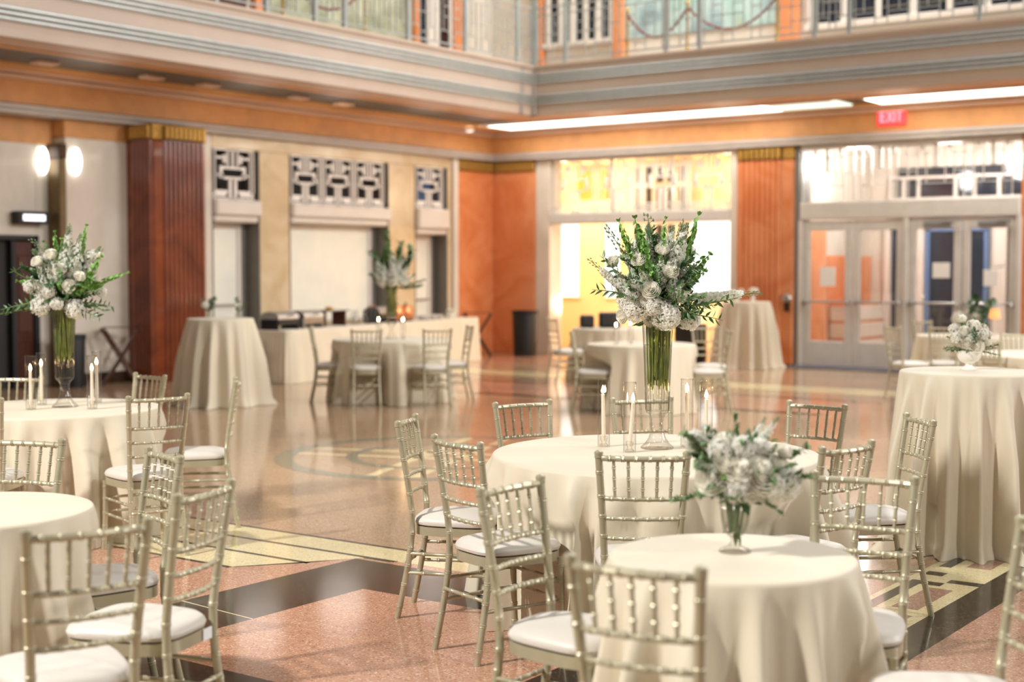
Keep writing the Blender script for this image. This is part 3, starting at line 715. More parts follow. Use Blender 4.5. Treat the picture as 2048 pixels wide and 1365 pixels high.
railing('balcony_railing', 'metal lattice railing along the left balcony edge above the pale fascia', 1, (-14.2, -12.6, -11, -9.32, -8.43, -7.5, -6.9, -5.5, -4.1, -2.69, -2.24), 2.52)
railing('balcony_railing', 'metal lattice railing along the back balcony edge above the shaded fascia', 0, (2.56, 3.17, 5.08, 5.68, 7.6, 8.14, 10.03, 12.0), -2.22)
def stanchion(x, y, lbl):
    t = thing('rope_stanchion', lbl, 'stanchion', (x, y, 4.95), 0, 'brass stanchions on the gallery')
    MB().lathe([(0, 0), (.15, 0), (.15, .015), (.06, .04), (.022, .06), (.022, .88), (.03, .89), (.03, .91)], 16).build('pole', M['brass'], t)
    MB().ell((0, 0, .95), .04, 10, 7).build('finial', M['brass'], t)
stanchion(1.9, -7.5, 'brass stanchion behind the left railing, farther from the corner'); stanchion(1.9, -5.77, 'brass stanchion behind the left railing, nearer the corner')
stanchion(3.99, -1.6, 'brass stanchion in front of the left edge of the mural'); stanchion(5.12, -1.6, 'brass stanchion in front of the middle of the mural'); stanchion(6.7, -1.6, 'brass stanchion beside the right end of the mural')
def rope(p, q, lbl):
    pts = []
    for k in range(13):
        t = k/12; v = Vector(p).lerp(Vector(q), t); v.z -= .42*4*t*(1-t); pts.append(v)
    tag(MB().tube(pts, .02, 8).build('velvet_rope', M['rope']), lbl, 'rope', 'red ropes on the gallery')
rope((3.99, -1.6, 5.83), (5.12, -1.6, 5.83), 'red velvet rope sagging between the stanchions left of the mural middle')
rope((5.12, -1.6, 5.83), (6.7, -1.6, 5.83), 'red velvet rope sagging between the stanchions right of the mural middle')
rope((1.9, -7.5, 5.83), (1.9, -5.77, 5.83), 'red velvet rope sagging along the left gallery')

# exit sign, lit sign, lamp reflections in the marble built as glowing ovals
ex = thing('exit_sign', 'red glowing EXIT sign on the orange beam above the exit doors', 'sign', (7.99, -.16, 3.88))
MB().bbox(-.24, .24, 0, .06, 0, .29, .015).build('housing', M['exit_face'], ex, False)
lt = MB(); yy0, yy1 = -.012, .0; u = .026
def seg(a, b, t=u):
    a = Vector((a[0], 0, a[1])); b = Vector((b[0], 0, b[1])); d = (b-a).normalized(); n = Vector((-d.z, 0, d.x))*t/2
    q = [a-n, b-n, b+n, a+n]
    lt.add([(p.x, yy0, p.z) for p in q]+[(p.x, yy1, p.z) for p in q], [(0, 1, 2, 3), (7, 6, 5, 4), (0, 4, 5, 1), (1, 5, 6, 2), (2, 6, 7, 3), (3, 7, 4, 0)])
z0, z1 = .06, .23
seg((-.165, z0), (-.165, z1))
for z in (z0+.013, .145, z1-.013): seg((-.165, z), (-.085, z))
seg((-.06, z0), (.03, z1)); seg((-.06, z1), (.03, z0)); seg((.065, z0), (.065, z1)); seg((.14, z0), (.14, z1)); seg((.095, z1-.013), (.19, z1-.013))
lt.build('letters', M['exit'], ex, False)
sg = thing('lit_wall_sign', 'dark box sign with a glowing white face above the dark door', 'sign', (RX+.02, -10.19, 2.22))
MB().bbox(0, .16, -.30, .20, 0, .17, .01).build('sign_box', M['darkgap'], sg, False)
MB().box(.16, .166, -.22, .12, .045, .125).build('lit_face', M['signlit'], sg, False)
for i, (x, y, lbl) in enumerate(((RX, -9.99, 'oval lamp reflection built as a glowing form on the recessed wall, left of the bronze post'), (0, -9.64, 'oval lamp reflection built as a glowing form on the marble wall, right of the bronze post'))):
    s = thing('wall_reflection', lbl, 'lamp', (x, y, 3.09), 0, 'oval lamp reflections by the bronze post')
    MB().ell((.045, 0, 0), (.05, .085, .19), 16, 10).build('reflection_oval', M['lamp'], s)
    MB().bbox(0, .02, -.05, .05, -.08, .08).build('reflection_backing', M['brass'], s, False)

# ------------------------------------------------------------------ chiavari chairs
def bamboo(mb, p, q, r, nodes, n=8, bow=None, r2=None, ring=1.25):
    """turned rod from p to q with bamboo rings at the given fractions"""
    p = Vector(p); q = Vector(q); Lg = (q-p).length; r2 = r2 or r
    ts = [(0, 1), (1, 1)]
    for t in nodes:
        e = .0034/Lg
        ts += [(t-2.2*e, 1), (t-1.4*e, ring), (t, 1.06), (t+1.4*e, ring), (t+2.2*e, 1)]
    if bow: ts += [(k/6, 1) for k in range(1, 6)]
    ts = sorted((t, f) for t, f in ts if 0 <= t <= 1)
    pts = []; rr = []
    for t, f in ts:
        v = p.lerp(q, t)
        if bow: v = v+Vector(bow)*(4*t*(1-t))
        if pts and (v-pts[-1]).length < 1e-5: continue
        pts.append(v); rr.append((r+(r2-r)*t)*f)
    return mb.tube(pts, rr, n)
def post_path(mb, P, r, nodes, n=10):
    """bent rod through the points P (catmull) with rings at heights in nodes"""
    P = [Vector(p) for p in P]; pts = []; rr = []
    dense = []
    for i in range(len(P)-1):
        a = P[max(i-1, 0)]; b = P[i]; c = P[i+1]; d = P[min(i+2, len(P)-1)]
        for k in range(40):
            t = k/40
            dense.append(0.5*((2*b)+(c-a)*t+(2*a-5*b+4*c-d)*t*t+(3*b-a-3*c+d)*t**3))
    dense.append(P[-1])
    zs = sorted(set([P[0].z, P[-1].z]+[P[0].z+(P[-1].z-P[0].z)*k/9 for k in range(10)]+[z+o for z in nodes for o in (-.0075, -.0048, 0, .0048, .0075)]))
    def at(z):
        for a, b in zip(dense[:-1], dense[1:]):
            if a.z <= z <= b.z: return a.lerp(b, (z-a.z)/max(1e-6, b.z-a.z))
        return dense[-1] if z >= dense[-1].z else dense[0]
    for z in zs:
        f = 1
        for nz in nodes:
            d = abs(z-nz)
            if d < .0005: f = 1.06
            elif abs(d-.0048) < .0008: f = 1.17
        v = at(z)
        if pts and (v-pts[-1]).length < 5e-4: continue
        pts.append(v); rr.append(r*f)
    return mb.tube(pts, rr, n)
def seat_outline(n=40, k=1.0):
    out = []
    for i in range(n):
        a = 2*PI*i/n; c, s_ = math.cos(a), math.sin(a)
        x = math.copysign(abs(c)**.55, c); y = math.copysign(abs(s_)**.55, s_)
        w = .178+.022*y
        out.append((x*w*k, y*.195*k+.005))
    return out
def make_chair(label):
    t = thing('chiavari_chair', label, 'chair')
    m = M['chair']
    BT, BS, BF = .170, .146, .158          # rear post half spacing: top, seat, foot
    for s in (-1, 1):
        nodes = [.06, .16, .25, .33, .40, .50, .585, .665, .745, .84]
        mb = MB(); post_path(mb, [(s*BF, -.255, 0), (s*.149, -.205, .25), (s*BS, -.185, .43), (s*.150, -.195, .58), (s*BT, -.245, .90)], .0145, nodes)
        mb.lathe([(.0145, 0), (.017, .003), (.016, .014), (.018, .018), (.016, .026), (.008, .031), (0, .032)], 10, Matrix.Translation((s*BT, -.245, .895)))
        mb.build('back_post', m, t)
    for s in (-1, 1):
        mb = MB(); post_path(mb, [(s*.178, .185, 0), (s*.172, .172, .2), (s*.170, .168, .405)], .0150, [.06, .14, .22, .30, .37])
        mb.build('front_leg', m, t)
    # seat frame: rounded trapezoid ring
    o = seat_outline(40); i = seat_outline(40, .80); n = 40; z0, z1 = .392, .432; mb = MB()
    mb.add([(x, y, z0) for x, y in o]+[(x, y, z1) for x, y in o]+[(x, y, z0) for x, y in i]+[(x, y, z1) for x, y in i],
           [f for k in range(n) for k2 in [(k+1) % n] for f in ((k, k2, n+k2, n+k), (n+k, n+k2, 3*n+k2, 3*n+k), (2*n+k2, 2*n+k, 3*n+k, 3*n+k2), (k2, k, 2*n+k, 2*n+k2))])
    mb.build('seat_frame', m, t)
    mb = MB(); V = []; F = []
    lay = [(.93, .433), (1.01, .440), (1.03, .452), (1.0, .466), (.92, .478), (.72, .487), (.42, .491), (.12, .492)]
    for k, z in lay:
        V += [(x, y, z) for x, y in seat_outline(40, k)]
    for a in range(len(lay)-1):
        for k in range(n):
            k2 = (k+1) % n; F.append((a*n+k, a*n+k2, (a+1)*n+k2, (a+1)*n+k))
    F.append(tuple(range(n-1, -1, -1))); F.append(tuple((len(lay)-1)*n+k for k in range(n)))
    mb.add(V, F); mb.build('seat_cushion', M['cushion'], t)
    def pz(s, z):                                   # rear post centre at height z
        if z > .58: f = (z-.58)/.32; return Vector((s*(.150+.02*f), -.195-.05*f, z))
        f = (z-.43)/.15; return Vector((s*(.146+.004*f), -.185-.01*f, z))
    bow = (0, -.022, 0)
    for nm, z, r in (('top_rail', .895, .0115), ('back_rail', .735, .009), ('back_rail', .655, .0085), ('back_rail', .575, .0085)):
        mb = MB(); bamboo(mb, pz(-1, z), pz(1, z), r, [.12, .27, .42, .58, .73, .88], 8, bow, ring=1.24); mb.build(nm, m, t)
    for k in range(5):
        f = (k+1)/6
        a = pz(-1, .74).lerp(pz(1, .74), f)+Vector(bow)*4*f*(1-f); b = pz(-1, .893).lerp(pz(1, .893), f)+Vector(bow)*4*f*(1-f)
        mb = MB(); bamboo(mb, a, b, .0062, [.22, .5, .78], 6, ring=1.45); mb.build('spindle', m, t)
    for s in (-1, 1):
        for z in (.305, .215):
            mb = MB(); bamboo(mb, (s*.152, -.20-.006, z), (s*.172, .172, z), .0085, [.2, .5, .8], 8); mb.build('side_stretcher', m, t)
    for z in (.305, .225):
        mb = MB(); bamboo(mb, (-.171, .171, z), (.171, .171, z), .0085, [.2, .5, .8], 8); mb.build('front_stretcher', m, t)
    mb = MB(); bamboo(mb, (-.150, -.212, .262), (.150, -.212, .262), .0085, [.2, .5, .8], 8); mb.build('rear_stretcher', m, t)
    return t
G1 = 'chairs around the main candlelit table'; G2 = 'chairs around the left candlelit table'; G3 = 'chairs around the near small table'; G4 = 'chairs around the near left table'
G8 = 'chairs around the far left table'; G9 = 'chairs around the far middle table'; G11 = 'chairs around the far right tables'
# back-top x, y, rotation (degrees), label, group
CH = [
 (12.09, -16.91, -64, 'gold chair seen edge-on at the left of the main candlelit table', G1),
 (12.79, -17.42, -18, 'gold chair at the front left of the main table, its whole rear legs showing', G1),
 (12.05, -15.91, -112, 'gold chair behind the left edge of the main table, only its back showing', G1),
 (12.45, -15.35, -128, 'gold chair directly behind the candles of the main table', G1),
 (13.35, -15.07, 171, 'gold chair behind the right edge of the main table, its back showing', G1),
 (14.17, -16.63, 78, 'gold chair right of the low bouquet, behind the nearer chair', G1),
 (14.04, -15.45, 131, 'gold chair edge-on beside the tall yellow-lit cocktail table', G1),
 (13.63, -17.33, 32, 'gold chair at the front of the main table, behind the near small table', G1),
 (13.67, -18.25, -90, 'gold chair at the left side of the near small table', G3),
 (14.66, -19.11, 9, 'blurred gold chair with its back to us, nearest at the small table', G3),
 (14.55, -17.40, -168, 'gold chair at the right rear of the near small table, facing us', G3),
 (8.91, -15.79, 174, 'small gold chair behind the right edge of the left candlelit table', G2),
 (10.19, -16.80, 70, 'gold chair at the front right of the left candlelit table, seat outward', G2),
 (9.72, -15.78, 137, 'gold chair standing edge-on right of the left candlelit table', G2),
 (8.34, -16.42, -150, 'gold chair behind the left candlelit table at the frame edge', G2),
 (11.32, -18.45, -160, 'gold chair behind the near left bare table, back cut by the frame', G4),
 (12.13, -18.41, 160, 'gold chair at the rear right of the near left bare table', G4),
 (12.93, -18.92, 108, 'gold chair turned sideways right of the near left bare table, white tag on frame', G4),
 (13.18, -19.57, 70, 'blurred gold chair nearest us at the near left bare table', G4),
 (9.514, -17.535, 40, 'gold chair in front of the left candlelit table, mostly outside the frame', G2),
 (4.367, -9.533, -50, 'blurred gold chair at the left of the far left table, seen edge-on', G8),
 (5.444, -9.742, 45, 'blurred gold chair with its back to us, left front of the far left table', G8),
 (6.046, -9.182, 60, 'blurred gold chair with its back to us, right front of the far left table', G8),
 (5.741, -8.169, 140, 'blurred gold chair at the right of the far left table by the buffet cloth', G8),
 (7.586, -8.685, -60, 'blurred gold chair at the left of the far middle table', G9),
 (8.98, -7.553, 128, 'blurred gold chair seen edge-on at the right of the far middle table', G9),
 (8.24, -6.731, -140, 'blurred gold chair behind the far middle table by the black speaker', G9),
 (5.145, -5.515, -30, 'blurred gold chair left of the farthest middle table near the golden room', G9),
 (10.029, -5.314, -38, 'gold chair standing apart left of the far right tables, facing right', G11),
 (9.665, -3.293, -117, 'blurred gold chair at the rear left of the far right table by the doors', G11),
 (10.573, -5.043, 20, 'blurred gold chair in front of the far right table, left of the white bowl', G11),
 (11.823, -6.361, -144, 'blurred gold chair at the far right beside the frame edge', G11),
 (12.03, -8.063, -29, 'blurred gold chair just behind the white bowl of flowers', G11),
]
chair0 = None
def at_chair(x, y, deg, lbl, grp):
    global chair0
    a = math.radians(deg); f = Vector((-math.sin(a), math.cos(a), 0))
    loc = Vector((x, y, 0))+f*.245
    if chair0 is None:
        chair0 = make_chair(lbl); o = chair0
        o.location = loc; o.rotation_euler = (0, 0, a); o['group'] = grp
    else: o = dup(chair0, loc, a, lbl, grp)
    return o
chairs = [at_chair(*c) for c in CH]
# the chair at the lower right, turned to the small table
a = math.radians(125.9); f = Vector((-math.sin(a), math.cos(a), 0))
dup(chair0, Vector((15.14, -18.225, 0)), a, 'gold chair at the lower right corner, white seat and one post showing', G3)
tg = MB().bbox(-.028, .028, -.002, .002, -.02, .02, .001).build('seat_label', M['tag'], chairs[17], False); tg.matrix_local = Matrix.Translation((.10, -.190, .41)); tg['label'] = 'small white tag on the seat frame'

# ------------------------------------------------------------------ tables and cloths
def fold_fn(seed, n):
    r = random.Random(seed); a = [r.uniform(0, 2*PI) for _ in range(5)]
    def f(th):
        ph = n*th+.9*math.sin(2*th+a[0])+.7*math.sin(3*th+a[1])+.45*math.sin(5*th+a[2])
        v = .5+.5*math.cos(ph); v = v**1.25
        return v*(.72+.28*math.sin(4*th+a[3]))+.18*(.5+.5*math.cos((2*n+1)*th+a[4]))
    return f
SEATS = [(c.location.x, c.location.y, c.rotation_euler.z) for c in chairs]+[(15.14, -18.225, math.radians(125.9))]
def tuck(x, y, z, near):
    """a cloth point that a pushed-in chair seat would hold back"""
    for cx, cy_, a in near:
        ca, sa = math.cos(a), math.sin(a); dx, dy = x-cx, y-cy_
        lx, ly = dx*ca+dy*sa, -dx*sa+dy*ca
        if -.3 < ly < .222 and abs(lx) < .27 and z < .64:
            k = (1 if z < .51 else (.64-z)/.13)*(1 if abs(lx) < .205 else (.27-abs(lx))/.065)
            m = (.222-ly)*k; x -= sa*m; y += ca*m
    return x, y
def cloth_mesh(outline, h, seed, n, amp, flare, N=None, puddle=.0, at=None):
    """outline(th) -> (x, y, nx, ny): edge of the table and its outward normal"""
    near = [q for q in SEATS if math.hypot(q[0]-at[0], q[1]-at[1]) < 1.6] if at else None
    N = N or n*14; f = fold_fn(seed, n); V = []; F = []; rows = 0
    def row(fn):
        nonlocal rows
        for k in range(N): V.append(fn(2*PI*k/N))
        rows += 1
    for s in (.02, .5, .93):
        row(lambda th: (outline(th)[0]*s, outline(th)[1]*s, h))
    for off, dz in ((-.010, 0), (-.003, .002), (.003, .007), (.006, .016)):
        row(lambda th: (outline(th)[0]+outline(th)[2]*off, outline(th)[1]+outline(th)[3]*off, h-dz))
    S = 13
    for i in range(1, S+1):
        t = i/S
        def fn(th, t=t):
            x, y, nx, ny = outline(th); v = f(th)
            d = .006+flare*t+amp*(v-.30)*min(1, t*2.2)**.7*(.55+.45*t)
            z = (h-.016)*(1-t)+.004
            if puddle and t > .93: d += puddle*(t-.93)/.07*(.3+v)
            # tangential lean sharpens the folds
            X, Y = x+nx*d, y+ny*d
            if near:
                X, Y = tuck(X+at[0], Y+at[1], z, near); X -= at[0]; Y -= at[1]
            return (X, Y, z)
        row(fn)
    for i in range(rows-1):
        for k in range(N):
            k2 = (k+1) % N; F.append((i*N+k, (i+1)*N+k, (i+1)*N+k2, i*N+k2))
    F.append(tuple(range(N)))
    mb = MB(); mb.add(V, F); return mb.mesh('tablecloth', M['cloth'], True, 80)
def disc(r): return lambda th: (r*math.cos(th), r*math.sin(th), math.cos(th), math.sin(th))
def rrect(lx, ly, c=.04):
    def fn(th):
        p = 14.0
        cx, sx = math.cos(th), math.sin(th)
        k = (abs(cx)**p+abs(sx)**p)**(-1/p); u, v = cx*k, sx*k
        x, y = u*lx, v*ly
        nx, ny = abs(u)**(p-1)*math.copysign(1, u)/lx, abs(v)**(p-1)*math.copysign(1, v)/ly
        L = math.hypot(nx, ny) or 1
        return (x, y, nx/L, ny/L)
    return fn
def round_table(x, y, r, h, seed, n, amp, flare, tl, cl, tg_, cg, cocktail=False, puddle=0):
    t = thing('cocktail_table' if cocktail else 'round_table', tl, 'table', (x, y, 0), 0, tg_)
    MB().lathe([(0, h-.035), (r-.02, h-.035), (r-.01, h-.02), (r-.012, h-.006), (0, h-.006)], 40).build('tabletop', M['wood'], t)
    MB().lathe([(.035, .04), (.035, h-.035)], 14).build('column', M['blackp'], t)
    MB().lathe([(0, .004), (r*.55, .006), (r*.55, .02), (.05, .05), (0, .05)], 28).build('base', M['blackp'], t)
    c = put('tablecloth', cloth_mesh(disc(r), h, seed, n, amp, flare, None, puddle, (x, y))); c.location = (x, y, 0)
    tag(c, cl, 'tablecloth', cg)
GT, GC = 'round banquet tables under cloths', 'ivory floor length tablecloths'
TB = [
 (13.06, -16.25, .765, .76, 1.3, 21, .25, .05, 'main round table', 'of the main candlelit table with the tall bouquet', False, 0),
 (8.93, -16.56, .64, .76, 2.1, 19, .22, .05, 'left round table', 'of the left candlelit table with the tall bouquet', False, 0),
 (14.46, -18.20, .37, .76, 3.4, 14, .20, .06, 'near small round table', 'of the near small table with the low bouquet', False, 0),
 (11.86, -19.04, .40, .76, 4.2, 12, .15, .05, 'near left round table', 'of the bare near left table cut by the frame', False, 0),
 (5.01, -8.79, .72, .76, 5.7, 17, .09, .06, 'far left round table', 'of the far left table with four chairs', False, 0),
 (8.08, -7.99, .62, .76, 6.3, 15, .09, .06, 'far middle round table', 'of the far middle table right behind the tall vase', False, 0),
 (5.54, -4.45, .62, .76, 7.1, 15, .09, .06, 'farthest middle round table', 'of the farthest middle table before the golden room', False, 0),
 (10.49, -3.71, .70, .76, 8.2, 15, .09, .06, 'far right round table by the exit doors', 'of the far right table holding the small lamp', False, 0),
 (12.47, -7.26, .77, .76, 9.4, 16, .09, .06, 'right round table behind the white bowl', 'of the right table cut by the frame behind the white bowl', False, 0),
 (13.73, -13.78, .39, 1.03, 10.5, 17, .19, .035, 'tall cocktail table holding the white bowl of flowers', 'with deep golden folds on the tall cocktail table at the right', True, .06),
 (3.70, -10.38, .385, 1.03, 11.9, 13, .17, .10, 'tall cocktail table before the dark red pilaster', 'of the tall cocktail table before the dark red pilaster', True, .04),
 (5.92, -1.01, .385, 1.08, 12.6, 12, .17, .10, 'tall cocktail table by the exit doors', 'of the tall cocktail table before the orange-red fluted pilaster', True, .04),
 (11.55, -1.3, .385, 1.06, 13.2, 12, .10, .08, 'tall cocktail table at the right frame edge by the doors', 'of the tall cocktail table at the right frame edge by the doors', True, .04),
]
for x, y, r, h, sd, n, am, flr, tl, cl, ck, pd in TB:
    round_table(x, y, r, h, sd, n, am, flr, tl+' under its ivory cloth', 'ivory tablecloth '+cl, 'cocktail tables' if ck else GT, GC, ck, pd)
# buffet: one long draped table along the left wall
ba = Vector((2.304, -7.842, 0)); bb2 = Vector((1.163, -1.80, 0)); bd = (bb2-ba); bl = bd.length; bd.normalize()
bn = Vector((-bd.y, bd.x, 0)); bc = (ba+bb2)/2+bn*.36
if bn.x > 0: bn = -bn; bc = (ba+bb2)/2+bn*.36
bz = math.atan2(bd.y, bd.x)
bt = thing('buffet_table', 'long buffet table hidden under ivory cloth along the ticket windows', 'table', bc, bz)
MB().bbox(-bl/2+.1, bl/2-.1, -.30, .30, .71, .745).build('tabletop', M['wood'], bt, False)
for sx in (-1, 1):
    for sy in (-1, 1): MB().bbox(sx*(bl/2-.3)-.02, sx*(bl/2-.3)+.02, sy*.25-.02, sy*.25+.02, .004, .71).build('leg', M['blackp'], bt, False)
c = put('tablecloth', cloth_mesh(rrect(bl/2-.07, .33), .75, 21, 48, .045, .045, 700)); c.location = bc; c.rotation_euler = (0, 0, bz)
tag(c, 'long ivory tablecloth of the buffet along the ticket windows', 'tablecloth', GC)

# ------------------------------------------------------------------ flowers
def petal(mb, a0, w, R0, R1, h, z0, curl, nu=5, nv=5):
    """cupped petal: angle a0, half width w, radius R0 at the base to R1, tip curled outwards"""
    V = []
    for j in range(nv):
        v = j/(nv-1)
        for i in range(nu):
            u = -1+2*i/(nu-1)
            r = R0+(R1-R0)*math.sin(min(1, v*1.25)*PI/2)+curl*max(0, v-.6)**1.5*2.2
            z = z0+h*v*(1-.16*u*u*v)-curl*max(0, v-.75)*1.4
            ww = w*(.55+.45*math.sin(PI*min(1, .25+v*.55)))
            a = a0+u*ww
            V.append((r*math.cos(a), r*math.sin(a), z))
    mb.add(V, [(j*nu+i, j*nu+i+1, (j+1)*nu+i+1, (j+1)*nu+i) for j in range(nv-1) for i in range(nu-1)])
def rose_mesh(seed, openness=1.0):
    """unit rose: radius about 1, opening towards +z; petals wrap a closed heart"""
    r = random.Random(seed); mb = MB()
    mb.ell((0, 0, -.22), (.74, .74, .50), 14, 8)
    def wrap(a0, w, R0, R1, z0, z1, roll, nu=7, nv=6):
        """petal: bowl wall from radius R0 at z0 to R1 at z1, rim rolled outwards"""
        V = []
        for j in range(nv):
            v = j/(nv-1)
            for i in range(nu):
                u = -1+2*i/(nu-1)
                e = 1-.30*abs(u)**2.5*v
                q = R0+(R1-R0)*math.sin(min(1, v*1.15)*PI/2)
                z = z0+(z1-z0)*v*e
                if v > .7: q += roll*((v-.7)/.3)**1.4*(1-.4*u*u); z -= roll*.55*((v-.7)/.3)**2
                a = a0+u*w*(.70+.30*math.sin(PI*min(1, .2+v*.6)))
                q += .035*u                                   # one edge over, one edge under its neighbour
                V.append((q*math.cos(a), q*math.sin(a), z))
        mb.add(V, [(j*nu+i, j*nu+i+1, (j+1)*nu+i+1, (j+1)*nu+i) for j in range(nv-1) for i in range(nu-1)])
    for n, R0, R1, z0, z1, roll in ((3, .10, .16, .10, .80, .01), (3, .16, .28, .05, .80, .04), (4, .24, .42, 0, .77, .07), (5, .34, .57, -.1, .70, .10), (5, .45, .72, -.3, .58, .14*openness), (6, .52, .84, -.5, .40, .17*openness), (6, .55, .92, -.62, .18, .18*openness)):
        off = r.uniform(0, 6)
        for k in range(n): wrap(off+2*PI*k/n+r.uniform(-.1, .1), PI/n*1.32, R0, R1*r.uniform(.97, 1.03), z0, z1*r.uniform(.95, 1.04), roll*r.uniform(.8, 1.25))
    mb.slot(1)
    for k in range(5):
        a = 2*PI*k/5; mb.add([(0, 0, -.80), (.35*math.cos(a-.4), .35*math.sin(a-.4), -.72), (.75*math.cos(a), .75*math.sin(a), -.55), (.35*math.cos(a+.4), .35*math.sin(a+.4), -.72)], [(0, 1, 2, 3)])
    mb.lathe([(.0, -1.0), (.12, -.9), (.14, -.75), (.1, -.65)], 8)
    return mb.mesh('rose', [M['rosew'], M['leaf']], True, 50)
def floret(mb, mx, n, s, cup=.25):
    for k in range(n):
        a = 2*PI*k/n; w = PI/n*.95
        P = [(0, 0, 0), (s*.62*math.cos(a-w), s*.62*math.sin(a-w), s*cup), (s*math.cos(a-.2), s*math.sin(a-.2), s*cup*.7), (s*math.cos(a+.2), s*math.sin(a+.2), s*cup*.7), (s*.62*math.cos(a+w), s*.62*math.sin(a+w), s*cup)]
        mb.add([mx@Vector(p) for p in P], [(0, 1, 2, 3, 4)])
def zalign(d): return Vector(d).to_track_quat('Z', 'Y').to_matrix().to_4x4()
def hydrangea_mesh(seed, n=120):
    r = random.Random(seed); mb = MB()
    for k in range(n):
        z = 1-1.55*(k+.5)/n; a = k*2.39996+r.uniform(-.15, .15); q = math.sqrt(max(0, 1-z*z)); d = Vector((q*math.cos(a), q*math.sin(a), z))
        mx = Matrix.Translation(d*r.uniform(.78, 1.02))@zalign(d+Vector((r.uniform(-.55, .55), r.uniform(-.55, .55), r.uniform(-.55, .55))))@Matrix.Rotation(r.uniform(0, 3), 4, 'Z')
        floret(mb, mx, 4, r.uniform(.17, .25), r.uniform(.25, .6))
    mb.slot(1); mb.ell((0, 0, -.05), (.72, .72, .72), 10, 7); mb.lathe([(.08, -1.3), (.1, -.5)], 6)
    return mb.mesh('hydrangea', [M['hydr'], M['seed']], False)
def stock_mesh(seed, n=34):
    """unit spike of white florets along +z with buds at the tip"""
    r = random.Random(seed); mb = MB()
    def ax(t): return Vector((.05*math.sin(t*3), .03*math.sin(t*2+1), t))
    for k in range(n):
        t = .30+.58*(k/n); a = k*2.4+r.uniform(-.3, .3); rad = .17*(1-.6*(t-.3)/.6)*r.uniform(.75, 1.15)
        d = Vector((math.cos(a), math.sin(a), .35)).normalized()
        mx = Matrix.Translation(ax(t)+d*rad*.62)@zalign(d)@Matrix.Rotation(r.uniform(0, 3), 4, 'Z')
        floret(mb, mx, 5, rad*r.uniform(.38, .58), r.uniform(.25, .6)); floret(mb, mx@Matrix.Translation((0, 0, rad*.12))@Matrix.Rotation(.6, 4, 'Z'), 4, rad*.3, .7)
    mb.slot(1)
    mb.tube([ax(k/8) for k in range(9)], [.013]*6+[.010, .008, .005], 6)
    mb.slot(2)
    for k in range(16):
        t = .86+.14*k/16; a = k*2.4; q = .045*(1.25-(t-.86)/.14); mb.ell(ax(t)+Vector((q*math.cos(a), q*math.sin(a), .01)), (.014, .014, .022), 6, 4)
    return mb.mesh('stock_spike', [M['stock'], M['stem'], M['seed']], False)
def larkspur_mesh(seed, n=58):
    """unit slender spike: white florets along the lower part, then bare stem with drooping buds"""
    r = random.Random(seed); mb = MB()
    def ax(t): return Vector((.12*t*t, .02*math.sin(t*4), t))
    for k in range(n):
        t = .30+.48*(k/n); a = k*2.4+r.uniform(-.4, .4); d = Vector((math.cos(a), math.sin(a), .3)).normalized(); s = .052*(1.15-.5*(t-.3)/.48)
        mx = Matrix.Translation(ax(t)+d*s*.7)@zalign(d)@Matrix.Rotation(r.uniform(0, 3), 4, 'Z'); floret(mb, mx, 5, s*r.uniform(.75, 1.05), r.uniform(.25, .6))
    mb.slot(1); mb.tube([ax(k/8) for k in range(9)], [.0075]*6+[.006, .005, .003], 6)
    mb.slot(2)
    for k in range(12):
        t = .80+.20*k/12; a = k*2.4; q = .026; p = ax(t)+Vector((q*math.cos(a), q*math.sin(a), -.008)); mb.ell(p, (.008, .008, .016), 6, 4)
    return mb.mesh('larkspur_spike', [M['stock'], M['stem'], M['seed']], False)
def bells_mesh(seed, n=20):
    """unit spike of green cups with a leafy tip"""
    r = random.Random(seed); mb = MB()
    def ax(t): return Vector((.07*math.sin(t*2.4), .04*math.sin(t*3+1), t))
    mb.tube([ax(k/8) for k in range(9)], [.012]*7+[.009, .005], 6)
    for k in range(n):
        t = .22+.70*(k+r.uniform(-.3, .3))/n; a = k*2.2+r.uniform(-.5, .5); s = .085*(1.1-.65*(t-.28)/.62)*r.uniform(.65, 1.25)
        d = Vector((math.cos(a), math.sin(a), r.uniform(.1, .7))).normalized()
        mx = Matrix.Translation(ax(t)+d*s*.45)@zalign(d)
        V = []; nn = 8
        for rr, zz in ((.18, 0), (.55, .25), (1.0, .55)):
            for i in range(nn):
                q = 2*PI*i/nn; w = 1+(.16*math.cos(q*4+k) if rr > .6 else 0); V.append(mx@Vector((rr*s*w*math.cos(q), rr*s*w*math.sin(q), zz*s+(.12*s*math.sin(q*4+k) if rr > .6 else 0))))
        mb.add(V, [(i*nn+q, i*nn+(q+1) % nn, (i+1)*nn+(q+1) % nn, (i+1)*nn+q) for i in range(2) for q in range(nn)])
    for k in range(4):
        a = k*1.7; d = Vector((math.cos(a)*.7, math.sin(a)*.7, .8)); leaf_into(mb, ax(.96), d, .085, .045)
    return mb.mesh('bells_spike', [M['bells']], True, 80)
def leaf_into(mb, p, d, L, W, fold=.25, nseg=4):
    d = Vector(d).normalized(); s = d.cross(Vector((0, 0, 1)))
    if s.length < .05: s = d.orthogonal()
    s.normalize(); n = s.cross(d); p = Vector(p); V = []
    for j in range(nseg+1):
        t = j/nseg; w = W*math.sin(PI*min(.98, t**.8+.02)); c = p+d*L*t-n*L*.10*t*t
        V += [c-s*w+n*w*fold, c, c+s*w+n*w*fold]
    F = []
    for j in range(nseg):
        o = 3*j; F += [(o, o+1, o+4, o+3), (o+1, o+2, o+5, o+4)]
    mb.add(V, F)
def leaf_mesh(w, m): 
    mb = MB(); leaf_into(mb, (0, 0, 0), (0, 0, 1), 1, w, .25, 5); return mb.mesh('leaf', m, True, 80)
